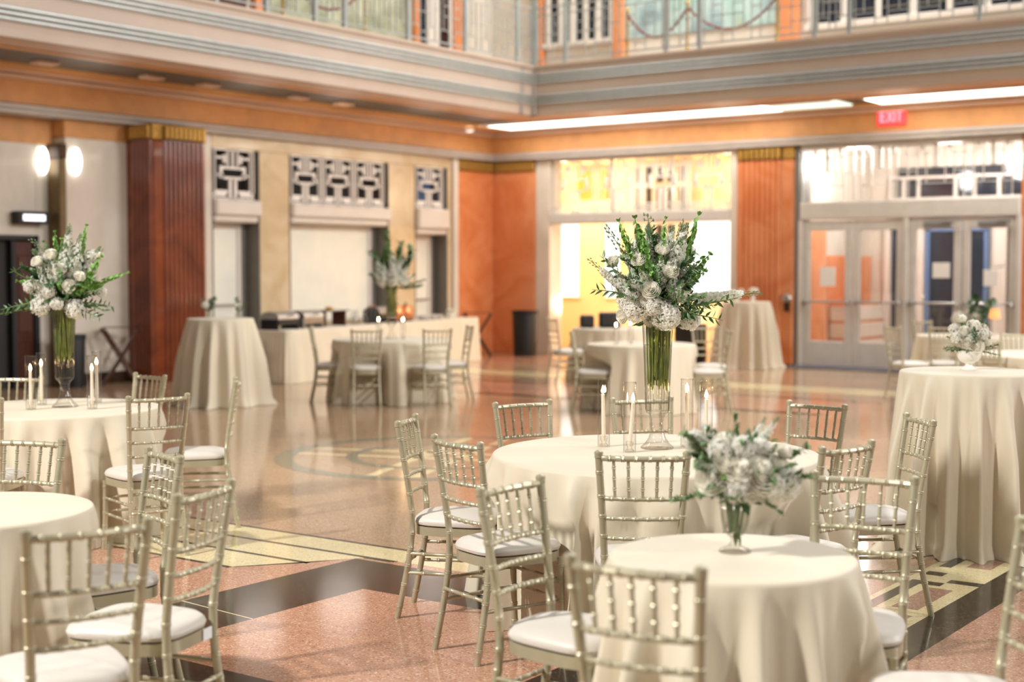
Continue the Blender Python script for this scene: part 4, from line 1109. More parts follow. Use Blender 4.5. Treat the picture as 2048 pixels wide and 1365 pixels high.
def bud_mesh(seed):
    """unit branch of grey-green buds"""
    r = random.Random(seed); mb = MB()
    def ax(t): return Vector((.10*t*t, .03*math.sin(3*t), t))
    mb.tube([ax(k/6) for k in range(7)], [.011]*4+[.008, .006, .004], 6)
    mb.slot(1)
    for k in range(22):
        t = .45+.55*k/22; a = k*2.4; q = r.uniform(.03, .085)
        p = ax(t)+Vector((q*math.cos(a), q*math.sin(a), .03)); mb.slot(0); mb.tube([ax(t), p], .004, 4); mb.slot(1)
        mb.ell(p, (.017, .017, .026), 6, 4)
    return mb.mesh('bud_spray', [M['stem'], M['seed']], True, 60)
def foliage_mesh(seed, m, n=26, L=.24, W=.055):
    """unit leafy sprig joined into one mesh, for the small and distant sprays"""
    r = random.Random(seed); mb = MB()
    def ax(t): return Vector((.10*t*t, 0, t))
    mb.tube([ax(k/5) for k in range(6)], [.012]*4+[.008, .004], 5); mb.slot(1)
    for k in range(n):
        t = .15+.85*k/n; a = (k % 2)*PI+r.uniform(-.5, .5)+k*.3
        leaf_into(mb, ax(t), (math.cos(a)*.8, math.sin(a)*.8, .7+r.uniform(-.3, .3)), L*r.uniform(.7, 1.1)*(1.1-.4*t), W*r.uniform(.8, 1.2))
    return mb.mesh('foliage_spray', [M['stem'], m], True, 80)
FM = {'rose': [rose_mesh(k, 1-.25*(k == 2)) for k in range(3)], 'hydrangea': [hydrangea_mesh(k) for k in range(2)], 'stock': [stock_mesh(k) for k in range(3)], 'lark': [larkspur_mesh(k) for k in range(2)],
      'bells': [bells_mesh(k) for k in range(2)], 'buds': [bud_mesh(k) for k in range(2)], 'ruscus': [foliage_mesh(k, M['leaf']) for k in range(2)],
      'euc': [foliage_mesh(5, M['bluegreen'], 30, .18, .05)], 'seeded': [foliage_mesh(9, M['seed'], 34, .13, .03)]}
sm = MB(); sm.tube([(.10*(k/5)**2, 0, k/5) for k in range(6)], [.012]*4+[.008, .004], 5); SPRIG_STEM = sm.mesh('sprig_stem', M['stem'])
LEAF = leaf_mesh(.17, M['leaf']); LEAFB = leaf_mesh(.26, M['leaf'])
PN = {'rose': 'rose', 'hydrangea': 'hydrangea', 'stock': 'stock_spike', 'lark': 'larkspur_spike', 'bells': 'bells_spike', 'buds': 'bud_spray', 'ruscus': 'leafy_sprig', 'euc': 'eucalyptus_sprig', 'seeded': 'seeded_sprig'}
cnt = [0]
def head(t, kind, p, size, d):
    cnt[0] += 1
    ms = FM[kind]; me = ms[cnt[0] % len(ms)]
    mx = Matrix.Translation(Vector(p))@zalign(d)@Matrix.Rotation(cnt[0]*1.3, 4, 'Z')@Matrix.Scale(size, 4)
    return put(PN[kind], me, t, mx)
def spray(t, kind, a, b, wide=1.0, leaves=False):
    a = Vector(a); b = Vector(b); L = (b-a).length; cnt[0] += 1
    ms = FM[kind]; me = ms[cnt[0] % len(ms)]
    S = Matrix.Diagonal((L*wide, L*wide, L, 1))
    mx = Matrix.Translation(a)@zalign(b-a)@Matrix.Rotation(cnt[0]*2.1, 4, 'Z')
    if leaves:
        o = put('leafy_sprig', SPRIG_STEM, t, mx@Matrix.Scale(L, 4)); r = random.Random(cnt[0])
        n = max(9, int(L/.018))
        for k in range(n):
            q = .12+.86*k/n; ang = (k % 2)*PI+r.uniform(-.6, .6); l = r.uniform(.8, 1.15)*.052/L*(1.15-.4*q)
            d = Vector((math.cos(ang)*.85, math.sin(ang)*.85, r.uniform(.3, .9)))
            put('leaf', LEAF, o, Matrix.Translation((.10*q*q, 0, q))@zalign(d)@Matrix.Rotation(r.uniform(0, 6), 4, 'Z')@Matrix.Scale(l, 4))
        return o
    return put(PN[kind], me, t, mx@S)
def arrangement(label, loc, grp, cxy, s, base, heads, sprays, R, zc, seed, back=True, bigleaves=(), leafy=True, wide=1.0, fill=24):
    """heads/sprays are given in a drawing of the front elevation: (kind, u, v, size) with u, v measured from cxy at s units per metre"""
    t = thing('flower_arrangement', label, 'flowers', loc, YAW, grp)
    rnd = random.Random(seed)
    def P(u, v, dep=None, k=.8):
        x = (u-cxy[0])/s; z = (cxy[1]-v)/s
        if dep is None: dep = -k*math.sqrt(max(0, R*R-x*x-(z-zc)**2))
        return Vector((x, dep, z))
    b0 = Vector((0, 0, base))
    for h in heads:
        kind, u, v, size = h[:4]; p = P(u, v, h[4] if len(h) > 4 else None)
        d = (p-Vector((0, 0.02, zc-.10))); d = d+Vector((0, -.06, .05))
        head(t, kind, p, size, d)
    for sp_ in sprays:
        kind, u0, v0, u1, v1 = sp_[:5]; dep = sp_[5] if len(sp_) > 5 else rnd.uniform(-.06, .06); w = sp_[6] if len(sp_) > 6 else 1.0
        a = P(u0, v0, dep*.4); b = P(u1, v1, dep)
        spray(t, kind, a, b, w*wide, leafy and kind == 'ruscus')
    for k in range(fill):
        a = -rnd.uniform(.15, PI-.15); e = rnd.uniform(-.45, 1.25); d = Vector((math.cos(a)*math.cos(e), math.sin(a)*math.cos(e), math.sin(e)))
        kk = ('stock', 'ruscus', 'stock', 'stock', 'euc', 'stock', 'bells', 'stock')[k % 8]; c0 = Vector((0, 0, zc-R*.25))
        if leafy or kk in ('stock', 'seeded'): spray(t, kk, c0+d*R*.25, c0+d*R*rnd.uniform(.95, 1.3)+Vector((0, 0, .25*R)), 1.0)
    for u, v, l, dx, dz in bigleaves:
        put('leaf', LEAFB, t, Matrix.Translation(P(u, v))@zalign((dx, -.35, dz))@Matrix.Scale(l, 4))
    if back:
        for k in range(26):
            a = rnd.uniform(.1, PI-.1); e = rnd.uniform(-.35, 1.2); d = Vector((math.cos(a)*math.cos(e), math.sin(a)*math.cos(e)*.9, math.sin(e)))
            p = Vector((0, 0, zc))+d*R*rnd.uniform(.75, .98); kk = ('rose', 'hydrangea', 'stock', 'ruscus', 'bells', 'stock')[k % 6]
            if kk == 'rose': head(t, kk, p, .034*R/.22, d)
            elif kk == 'hydrangea': head(t, kk, p-d*.03, .055*R/.22, d)
            else: spray(t, kk, Vector((0, 0, zc-R*.4))+d*R*.2, p+d*R*.18, 1.0)
        for k in range(34):                              # greenery filling the heart
            a = rnd.uniform(0, 2*PI); e = rnd.uniform(-.5, 1.4); d = Vector((math.cos(a)*math.cos(e), math.sin(a)*math.cos(e), math.sin(e)))
            spray(t, 'ruscus', Vector((0, 0, zc-R*.5)), Vector((0, 0, zc-R*.1))+d*R*rnd.uniform(.65, .95), 1.0)
    return t
def tall_vase(label, loc, grp):
    t = thing('glass_vase', label, 'vase', loc, 0, grp)
    N = 72
    out = [(.078, 0), (.080, .004), (.076, .010), (.058, .026), (.042, .050), (.033, .078), (.0285, .10)]
    MB().lathe(out, 40, cap=True).build('foot', M['glass'], t)
    MB().lathe([(.0285, .10), (.030, .105), (.026, .112), (.030, .118), (.027, .126), (.031, .134), (.029, .142), (.036, .156), (.040, .164)], 32, cap=False).build('stem', M['glass'], t)
    mb = MB(); pr = [(.040, .164), (.052, .172), (.0555, .178), (.0565, .19), (.058, .24), (.0605, .32), (.064, .42), (.068, .52), (.073, .62), (.075, .655)]
    mb.lathe(pr, N*2, None, 24, .04, (.185, .62), cap=False); mb.build('fluted_body', M['fluted'], t)
    MB().lathe([(0, .182), (.052, .182), (.0535, .20), (.0565, .30), (.0605, .42), (.0635, .50), (0, .50)], 40).build('water', M['water'], t)
    return t
def stems(t, z0, z1, r0, r1, n, seed, m='stemy', rad=.0032):
    r = random.Random(seed); mb = MB()
    for k in range(n):
        a = r.uniform(0, 2*PI); q = math.sqrt(r.uniform(.05, 1)); a2 = a+r.uniform(-.5, .5); zb = z0+r.uniform(0, .10)*(z1-z0)*2
        mb.tube([(q*r0*math.cos(a), q*r0*math.sin(a), zb), (q*(r0+r1)*.5*math.cos((a+a2)/2), q*(r0+r1)*.5*math.sin((a+a2)/2), (zb+z1)/2), (q*r1*math.cos(a2), q*r1*math.sin(a2), z1)], rad*r.uniform(.7, 1.3), 5)
    for k in range(n//2):
        a = r.uniform(0, 2*PI); z = r.uniform(z0+.4*(z1-z0), z1); q = r0*.8
        leaf_into(mb, (q*.6*math.cos(a), q*.6*math.sin(a), z-.04), (math.cos(a)*.35, math.sin(a)*.35, r.choice((-1, 1))), .05, .008)
    return mb.build('stems', M[m], t)
TH = .7605
# main tall bouquet -- drawing taken at 4.874*427 units per metre
vx, vy = 12.985, -16.105
tall_vase('tall fluted glass vase on a bell foot on the main table', (vx, vy, TH), 'tall fluted glass vases')
CX, CYv, S1 = (1312-1150)*4.874, (899-400)*4.874, 4.874*427
H1 = [('rose', 685, 840, .044), ('rose', 708, 1142, .036), ('rose', 335, 560, .036), ('rose', 575, 545, .036), ('rose', 805, 440, .035), ('rose', 880, 655, .037), ('rose', 436, 1105, .036), ('rose', 975, 900, .036), ('rose', 1030, 1150, .034), ('rose', 640, 930, .033),
      ('hydrangea', 560, 1030, .062), ('hydrangea', 840, 1080, .074), ('hydrangea', 1100, 1130, .055), ('hydrangea', 720, 990, .050), ('hydrangea', 520, 880, .040), ('hydrangea', 860, 1170, .042), ('hydrangea', 450, 970, .036)]
SP1 = [('stock', 860, 900, 1060, 190, -.08, .9), ('stock', 900, 950, 1000, 330, -.12, 1.0), ('stock', 760, 900, 690, 200, .02, .8), ('stock', 700, 850, 560, 330, -.05, .9), ('lark', 760, 1000, 40, 600, -.05), ('lark', 850, 1000, 1800, 770, -.03), ('stock', 820, 900, 1130, 480, -.03, .8), ('stock', 640, 950, 330, 640, -.10, .8), ('stock', 820, 960, 940, 620, -.18, .8), ('stock', 650, 860, 420, 440, 0, .7), ('stock', 850, 980, 1010, 780, -.18, .9),
       ('bells', 740, 900, 640, 290, -.14, 1.0), ('bells', 650, 820, 550, 110, -.02, .8), ('bells', 620, 800, 370, 150, .03, .7), ('bells', 860, 900, 1170, 70, -.04, .55), ('bells', 930, 950, 1275, 470, -.08, 1.1), ('bells', 780, 720, 890, 120, .04, .6), ('bells', 720, 780, 600, 240, -.08, .8), ('bells', 880, 950, 1215, 640, -.12, 1.1), ('bells', 750, 900, 700, 620, -.19, 1.1),
       ('buds', 800, 800, 705, 85, -.08, .8), ('buds', 640, 800, 250, 220, 0, .8), ('buds', 900, 700, 1070, 160, .02, .8), ('buds', 900, 900, 1180, 560, -.05, 1), ('buds', 900, 700, 1020, 190, -.04, .7),
       ('ruscus', 850, 1020, 1560, 970, -.10), ('ruscus', 900, 1060, 1420, 1090, -.08), ('ruscus', 860, 1000, 1330, 1000, -.16), ('ruscus', 640, 900, 185, 530, -.06), ('ruscus', 620, 920, 135, 790, -.05), ('ruscus', 640, 960, 370, 880, -.16), ('ruscus', 780, 930, 700, 560, -.20), ('ruscus', 830, 930, 1100, 700, -.17), ('ruscus', 800, 980, 900, 800, -.24), ('ruscus', 700, 960, 520, 720, -.20), ('ruscus', 830, 1000, 1020, 850, -.22), ('ruscus', 700, 900, 320, 650, -.10), ('ruscus', 850, 940, 920, 430, 0), ('ruscus', 850, 1000, 1180, 1050, -.17), ('bells', 700, 900, 480, 480, -.14, .9), ('bells', 820, 900, 800, 430, -.12, .8), ('euc', 800, 980, 1200, 860, -.18), ('euc', 720, 980, 420, 800, -.18), ('euc', 780, 960, 760, 640, -.22)]
BL1 = [(660, 1170, .055, -.9, -.25), (640, 1150, .045, -.9, -.6), (600, 1160, .04, -.8, -.6), (900, 1160, .05, .9, -.4), (960, 1180, .045, .9, -.3), (1010, 1060, .04, .3, -.9), (430, 880, .04, -.8, .1)]
fa = arrangement('large loose bouquet of white roses and green spikes in the main vase', (vx, vy, TH), 'tall white bouquets', (CX, CYv), S1, .62, H1, SP1, .21, .82, 1, True, BL1)
stems(fa, .28, .66, .052, .068, 70, 3)
# left tall bouquet -- 3.33*325 units per metre
wx, wy = 8.955, -16.50
tall_vase('tall fluted glass vase on a bell foot on the left table', (wx, wy, TH), 'tall fluted glass vases')
S2 = 3.33*325
H2 = [('rose', 310, 292, .040), ('rose', 402, 245, .041), ('rose', 482, 345, .043), ('rose', 662, 342, .040), ('rose', 540, 452, .040), ('rose', 690, 250, .036), ('rose', 600, 390, .036), ('hydrangea', 330, 590, .060), ('hydrangea', 550, 610, .060), ('hydrangea', 450, 570, .04), ('hydrangea', 700, 500, .034), ('hydrangea', 640, 260, .045), ('hydrangea', 260, 460, .04), ('hydrangea', 410, 490, .04)]
SP2 = [('stock', 430, 560, 330, 330, -.16, .8), ('stock', 420, 580, 240, 390, -.1, .9), ('stock', 460, 500, 500, 60, -.02, .7), ('stock', 500, 500, 590, 110, -.06, .8), ('stock', 420, 560, 300, 420, -.2, .9), ('stock', 460, 450, 440, 150, 0, .8), ('stock', 500, 500, 700, 190, 0, .8), ('stock', 480, 500, 560, 240, -.14, .9), ('stock', 440, 560, 350, 430, -.2, .8),
       ('bells', 440, 420, 405, 90, -.04, .7), ('bells', 510, 380, 598, 40, 0, .7), ('bells', 550, 520, 895, 370, -.03, .6), ('bells', 520, 520, 740, 260, -.05, .9), ('bells', 430, 420, 330, 150, 0, .8), ('bells', 520, 560, 680, 420, -.12, 1),
       ('buds', 470, 300, 505, 40, 0, .8), ('buds', 420, 330, 245, 130, 0, .7), ('buds', 520, 520, 740, 500, -.12, .9),
       ('ruscus', 430, 560, 20, 650, -.05), ('ruscus', 430, 540, 60, 580, -.1), ('ruscus', 430, 520, 100, 370, -.04), ('ruscus', 440, 520, 200, 330, -.05), ('ruscus', 520, 560, 810, 570, -.08), ('ruscus', 520, 580, 720, 690, -.1), ('ruscus', 500, 500, 720, 210, .03), ('ruscus', 460, 560, 420, 400, -.22), ('ruscus', 480, 560, 560, 480, -.22), ('ruscus', 490, 540, 620, 430, -.2), ('ruscus', 440, 580, 250, 600, -.12), ('ruscus', 460, 500, 540, 160, 0), ('ruscus', 530, 560, 790, 620, -.12)]
fa = arrangement('large loose bouquet of white roses and trailing greenery in the left vase', (wx, wy, TH), 'tall white bouquets', (446, 1275), S2, .62, H2, SP2, .22, .78, 2, True)
stems(fa, .28, .66, .052, .068, 70, 4)
# far tall bouquet
zx, zy = 5.03, -8.82
tall_vase('tall glass vase on the far left table', (zx, zy, TH), 'tall fluted glass vases')
fa = thing('flower_arrangement', 'blurred bouquet of white roses and dark greenery on the far left table', 'flowers', (zx, zy, TH), YAW, 'tall white bouquets')
r = random.Random(5)
for k in range(16):
    a = r.uniform(0, 2*PI); e = r.uniform(-.3, .9); d = Vector((math.cos(a)*math.cos(e), math.sin(a)*math.cos(e), math.sin(e)))
    if k % 2: head(fa, 'rose', Vector((0, 0, .72))+d*.17, .042, d)
    else: head(fa, 'hydrangea', Vector((0, 0, .70))+d*.13, .05, d)
for x, z in ((-.10, 1.28), (-.06, 1.22), (.02, 1.05), (.12, 1.10), (.26, 1.12), (.20, 1.0), (-.22, 1.0), (.36, .68), (.42, .74), (-.28, .78), (-.2, 1.1), (.1, 1.2), (.4, .62)):
    spray(fa, ('bells', 'euc', 'ruscus')[int(abs(x)*100) % 3] if x < .3 else 'seeded', (x*.2, r.uniform(-.06, .06), .62), (x, r.uniform(-.15, .1), z), 1.2)
for x, z in ((-.16, 1.0), (.08, 1.0), (.24, .92), (-.2, .85), (0, 1.08), (.16, 1.02), (-.08, .94), (.3, .8)): spray(fa, 'stock', (x*.2, -.05, .6), (x, -.12, z), 1.0)
stems(fa, .28, .66, .050, .066, 50, 6)

# low bouquet in a footed glass on the near table -- zoom6 drawing, 4.55*667 units per metre
qx, qy = 14.440, -18.145
t = thing('footed_glass_vase', 'small footed cut-glass vase on the near small table', 'vase', (qx, qy, TH))
MB().lathe([(.048, 0), (.05, .004), (.044, .010), (.020, .020), (.013, .034), (.016, .046)], 32).build('foot', M['glass'], t)
MB().lathe([(.016, .046), (.030, .058), (.038, .075), (.042, .105), (.046, .14), (.050, .165)], 48, None, 12, .03, (.05, .15), cap=False).build('bowl', M['fluted'], t)
MB().lathe([(0, .052), (.026, .058), (.035, .076), (.039, .105), (.042, .135), (0, .135)], 24).build('water', M['water'], t)
S3 = 4.55*667
H3 = [('rose', 440, 570, 0.051), ('rose', 650, 490, 0.050), ('rose', 850, 470, 0.045), ('rose', 870, 570, 0.054), ('rose', 560, 420, .036), ('rose', 1085, 470, .034), ('rose', 545, 230, .030), ('rose', 1140, 340, .028), ('hydrangea', 660, 640, .045), ('hydrangea', 520, 320, .040), ('hydrangea', 720, 290, .038), ('hydrangea', 1130, 650, .055), ('hydrangea', 320, 260, .036), ('hydrangea', 980, 640, .04), ('hydrangea', 780, 700, .03), ('hydrangea', 880, 290, .03)]
SP3 = [('stock', 700, 560, 440, 120, .02, .8), ('stock', 760, 500, 1090, 20, 0, .75), ('stock', 760, 500, 980, 40, .03, .7), ('stock', 720, 560, 280, 180, .02, .8), ('stock', 800, 560, 1280, 480, .03, .8), ('stock', 690, 420, 640, 150, .04, .8), ('stock', 800, 500, 900, 130, .06, .8),
       ('euc', 720, 500, 735, 0, .03, .9), ('euc', 690, 640, 150, 180, -.05, 1), ('euc', 690, 680, 90, 740, -.06, .9), ('euc', 760, 640, 1390, 300, .02, .9), ('euc', 760, 660, 1400, 600, -.03, .9), ('euc', 760, 690, 1100, 860, -.08, .9), ('euc', 690, 640, 250, 420, -.10, 1), ('euc', 720, 600, 900, 170, -.04, 1), ('euc', 700, 560, 400, 230, -.06, 1), ('euc', 700, 700, 280, 700, -.1, 1), ('euc', 740, 600, 1200, 470, -.08, 1),
       ('ruscus', 740, 600, 990, 170, -.05), ('ruscus', 760, 640, 1300, 520, -.06), ('ruscus', 700, 640, 380, 420, -.12), ('ruscus', 740, 640, 1010, 480, -.14), ('ruscus', 700, 700, 500, 720, -.12), ('ruscus', 740, 660, 1020, 560, -.12), ('ruscus', 720, 720, 700, 640, -.14)]
BL3 = [(660, 740, .05, -.2, -.9), (720, 760, .05, .3, -.9), (600, 730, .045, -.8, -.4), (790, 740, .04, .8, -.5)]
fa = arrangement('low loose bouquet of white roses and eucalyptus on the near small table', (qx, qy, TH), None, (690, 1285), S3, .15, H3, SP3, .13, .245, 3, True, BL3)
stems(fa, .055, .17, .018, .036, 22, 8, 'stem')
# white bowl bouquet on the cocktail table -- zoom8 drawing, 5.25*344 units per metre
bx_, by_ = 13.70, -13.70; BZ = 1.0305
t = thing('pedestal_bowl', 'white footed china bowl on the tall cocktail table at the right', 'vase', (bx_, by_, BZ))
MB().lathe([(.048, 0), (.05, .006), (.036, .016), (.020, .024), (.019, .034), (.026, .040)], 32).build('foot', M['china'], t)
MB().lathe([(.0, .036), (.026, .038), (.052, .052), (.070, .078), (.078, .108), (.080, .112), (.075, .112), (.066, .082), (.05, .06), (0, .046)], 40).build('bowl', M['china'], t)
H5 = [('rose', 960, 495, .032), ('rose', 1060, 560, .040), ('rose', 1090, 770, .046), ('rose', 1215, 730, .042), ('rose', 960, 620, .036), ('rose', 1180, 590, .030), ('rose', 990, 740, .036), ('hydrangea', 900, 690, .040), ('hydrangea', 1140, 650, .036), ('hydrangea', 880, 600, .03), ('hydrangea', 1020, 690, .03), ('hydrangea', 1240, 660, .025)]
SP5 = [('seeded', 1030, 780, 790, 690, 0, 1.2), ('seeded', 1000, 820, 760, 830, -.05, 1.3), ('seeded', 1000, 820, 770, 770, -.02, 1.3), ('seeded', 1100, 820, 1350, 780, -.03, 1.3), ('seeded', 1120, 820, 1340, 890, -.05, 1.3), ('seeded', 1060, 700, 1160, 480, .02, 1.2), ('seeded', 1060, 700, 1200, 520, -.05, 1.2), ('seeded', 1000, 640, 920, 470, 0, 1.2), ('seeded', 1020, 820, 960, 830, -.1, 1.3), ('seeded', 1150, 820, 1280, 800, -.1, 1.3), ('seeded', 960, 820, 850, 790, -.08, 1.4), ('stock', 1050, 720, 1210, 560, -.04, 1), ('stock', 1000, 740, 850, 620, -.05, 1), ('stock', 1040, 700, 1090, 470, 0, 1), ('ruscus', 1040, 760, 1030, 620, -.14), ('ruscus', 1060, 760, 1000, 590, -.13)]
arrangement('round bouquet of white roses with seeded eucalyptus in the white bowl', (bx_, by_, BZ), None, (1045, 1035), 5.25*344, .10, H5, SP5, .095, .20, 4, True, (), False)
# small flowers on the far cocktail tables and far tables
def small_posy(label, loc, kinds, s, vl, gl, seed, glassy=True):
    t = thing('bud_vase', vl, 'vase', loc, 0, gl)
    MB().lathe([(0, 0), (.035, .002), (.04, .03), (.028, .07), (.032, .10)], 20, cap=False).build('bud_vase_body' if False else 'body', M['glass' if glassy else 'china'], t)
    MB().lathe([(.032, .098), (.036, .102), (.033, .106)], 20, cap=False).build('rim', M['glass' if glassy else 'china'], t)
    f = thing('flower_arrangement', label, 'flowers', loc, YAW, 'small posies'); r = random.Random(seed)
    for i, k in enumerate(kinds):
        a = 2*PI*i/len(kinds)+r.uniform(-.4, .4); q = s*r.uniform(.25, .7)
        if k in ('rose', 'hydrangea'): head(f, k, (q*math.cos(a), q*math.sin(a), .10+s*r.uniform(.3, .7)), s*.33, (math.cos(a)*.5, math.sin(a)*.5, 1))
        else: spray(f, k, (0, 0, .06), (q*math.cos(a)*1.3, q*math.sin(a)*1.3, .10+s*r.uniform(.9, 1.4)), 1.5)
    mb = MB()
    for k in range(5): mb.tube([(r.uniform(-.015, .015), r.uniform(-.015, .015), .01), (0, 0, .12)], .003, 4)
    mb.build('stems', M['stem'], f)
small_posy('small leafy posy on the cocktail table before the dark red pilaster', (3.54, -10.42, 1.0305), ('ruscus', 'ruscus', 'euc', 'hydrangea'), .12, 'little glass bud vase on the cocktail table before the dark red pilaster', 'bud vases', 1)
small_posy('second little green posy beside the leafy one before the dark red pilaster', (3.83, -10.22, 1.0305), ('euc', 'ruscus', 'rose'), .10, 'second glass bud vase at the right on that cocktail table', 'bud vases', 2)
small_posy('round white flower head, left of two on the cocktail table by the doors', (5.80, -1.12, 1.0805), ('hydrangea', 'rose', 'rose'), .14, 'left bud vase on the cocktail table by the exit doors', 'bud vases', 3, False)
small_posy('round white flower head, right of two on the cocktail table by the doors', (6.00, -.94, 1.0805), ('hydrangea', 'rose', 'rose'), .15, 'right bud vase on the cocktail table by the exit doors', 'bud vases', 4, False)
small_posy('blurred green and white posy on the far right table', (10.42, -3.45, TH), ('ruscus', 'rose', 'ruscus', 'hydrangea', 'ruscus', 'rose', 'ruscus'), .28, 'glass vase of the posy on the far right table', 'bud vases', 5)

# ------------------------------------------------------------------ candles in glass tubes
def candle(x, y, z, hgt, lbl, grp, lean=(0, 0), tube_h=.33, scale=1.0):
    t = thing('taper_candle', 'lit taper '+lbl, 'candle', (x, y, z), 0, 'lit tapers '+grp)
    lx, ly = lean
    MB().lathe([(.022, .003), (.024, .007), (.014, .014), (.012, .024), (.017, .034), (.018, .05), (.012, .052)], 18).build('holder', M['glass'], t)
    MB().tube([(0, 0, .03), (lx*.5, ly*.5, hgt*.5), (lx, ly, hgt)], [.0105, .0098, .0085], 12).build('wax', M['wax'], t)
    MB().tube([(lx, ly, hgt), (lx, ly, hgt+.010)], .0012, 5).build('wick', M['blackp'], t)
    MB().lathe([(0, 0), (.0055, .004), (.0085, .012), (.0065, .024), (.0025, .036), (0, .043)], 12, Matrix.Translation((lx, ly, hgt+.004))).build('flame', M['flame'], t)
    g = thing('hurricane_tube', 'glass tube around the taper '+lbl, 'candle holder', (x, y, z), 0, 'glass tubes '+grp)
    MB().lathe([(.0295, .001), (.0305, .003), (.0305, tube_h), (.0295, tube_h)], 40, cap=False).build('cylinder', M['glass'], g)
    MB().lathe([(.0305, tube_h-.002), (.0310, tube_h), (.0300, tube_h+.002), (.029, tube_h), (.0295, tube_h-.002)], 40, cap=False).build('rim', M['glass'], g)
    point('candle_glow', (x+lx, y+ly, z+hgt+.022), 1.3, (1, .62, .30), .008)
g1 = 'on the main table'; g2 = 'on the left table'; g8 = 'on the far tables'
candle(12.744, -16.204, TH, .255, 'leftmost of four on the main table', g1, (-.004, -.003))
candle(12.953, -16.308, TH, .235, 'leaning, just left of the tall vase on the main table', g1, (.013, .009))
candle(13.075, -15.975, TH, .265, 'just right of the tall vase on the main table', g1)
candle(13.219, -16.047, TH, .245, 'rightmost of four on the main table', g1)
candle(8.935, -16.735, TH, .235, 'leftmost of four on the left table', g2)
candle(8.745, -16.520, TH, .245, 'second from the left on the left table', g2)
candle(9.215, -16.495, TH, .235, 'nearer of the right pair on the left table', g2)
candle(8.900, -16.215, TH, .245, 'farther of the right pair on the left table', g2)
candle(5.03, -9.06, TH, .225, 'left of the far tall vase', g8)
candle(5.28, -8.90, TH, .225, 'right of the far tall vase', g8)
candle(8.06, -8.20, TH, .225, 'behind the main tubes on the far middle table', g8)
candle(7.955, -8.339, TH, .205, 'left one on the far middle table', g8)
# little lamp on the far right table
t = thing('table_lamp', 'small table lamp with orange shade on the far right table', 'lamp', (10.74, -3.62, TH))
MB().lathe([(0, 0), (.05, 0), (.05, .012), (.010, .02), (.008, .26), (0, .26)], 18).build('stand', M['white'], t)
MB().lathe([(.075, .22), (.052, .34), (.050, .34), (.073, .22)], 24, cap=False).build('shade', M['shade'], t)

# ------------------------------------------------------------------ things on and around the buffet
def on_buffet(s, n): return ba+bd*s+bn*n
BZ2 = .7505
def bput(name, lbl, cat, s, n, grp=None): return thing(name, lbl, cat, on_buffet(s, n)+Vector((0, 0, BZ2)), bz, grp)
def chafer(s, lbl, m):
    t = bput('chafing_dish', lbl, 'chafing dish', s, .42, 'chafing dishes on the buffet')
    MB().bbox(-.27, .27, -.16, .16, .06, .15, .02).build('pan', M[m], t, False)
    V = []; mb = MB()
    mb.extrude([(-.16, .15), (-.15, .20), (-.09, .245), (0, .26), (.09, .245), (.15, .20), (.16, .15)], 0, -.26, .26); mb.build('lid', M['steel'], t, True, 50)
    MB().tube([(-.06, -.17, .20), (-.06, -.20, .205), (.06, -.20, .205), (.06, -.17, .20)], .008, 6).build('handle', M['blackp'], t)
    for sx in (-1, 1):
        mb = MB(); mb.bbox(sx*.25-.015, sx*.25+.015, -.15, .15, 0, .07, .005); mb.build('leg', M[m], t, False)
for s, m, l in ((.40, 'blackp', 'dark chafing dish at the near left end of the buffet'), (1.05, 'steel', 'second steel chafing dish from the left end of the buffet'), (3.2, 'blackp', 'dark chafing dish behind the far tall vase')): chafer(s, l, m)
t = bput('serving_tray', 'dark wooden serving tray with a small yellow dish, raised on the buffet', 'tray', 1.75, .45)
MB().bbox(-.35, .35, -.16, .16, .22, .245, .01).build('tray_board', M['wood'], t, False)
for sx in (-1, 1): MB().bbox(sx*.28-.02, sx*.28+.02, -.12, .12, 0, .22, .006).build('riser', M['wood'], t, False)
MB().lathe([(0, .246), (.05, .246), (.065, .285), (.06, .285), (0, .26)], 16).build('yellow_dish', mat('yellow_glaze', rgb(232, 170, 40), .3, var=.05, scale=9), t)
for i, (s, n) in enumerate(((2.25, .30), (2.38, .36), (2.52, .30), (2.45, .48))):
    t = bput('glass_carafe', ('glass carafe at the left of the buffet bottles', 'second glass carafe behind the first on the buffet', 'third glass carafe on the buffet', 'rear glass carafe on the buffet')[i], 'carafe', s, n, 'carafes on the buffet')
    MB().lathe([(0, 0), (.055, .002), (.06, .06), (.045, .12), (.022, .17), (.03, .21)], 18, cap=False).build('body', M['fluted'], t)
    MB().lathe([(.03, .208), (.034, .212), (.03, .216)], 18, cap=False).build('rim', M['glass'], t)
for i, s in enumerate((2.75, 2.88)):
    t = bput('dark_bottle', ('dark bottle at the left of the buffet middle', 'dark bottle right of the other on the buffet')[i], 'bottle', s, .34, 'dark bottles on the buffet')
    MB().lathe([(0, 0), (.042, 0), (.044, .02), (.044, .17), (.016, .23), (.015, .29), (0, .29)], 16).build('body', M['blackp'], t)
    MB().lathe([(.017, .27), (.017, .295), (0, .296)], 12).build('cap', M['copper'], t)
for i, s in enumerate((3.75, 4.05)):
    t = bput('copper_urn', ('left copper beverage urn behind the far candles', 'right copper beverage urn behind the far candles')[i], 'urn', s, .42, 'copper urns on the buffet')
    MB().lathe([(0, .02), (.11, .02), (.12, .05), (.12, .22), (.10, .25), (0, .27)], 24).build('body', M['copper'], t)
    MB().lathe([(.12, 0), (.125, .02), (.11, .03)], 24).build('base', M['blackp'], t)
    MB().ell((0, 0, .285), .02, 8, 6).build('knob', M['blackp'], t)
    MB().tube([(0, -.11, .07), (0, -.16, .07), (0, -.165, .05)], .010, 6).build('tap', M['steel'], t)
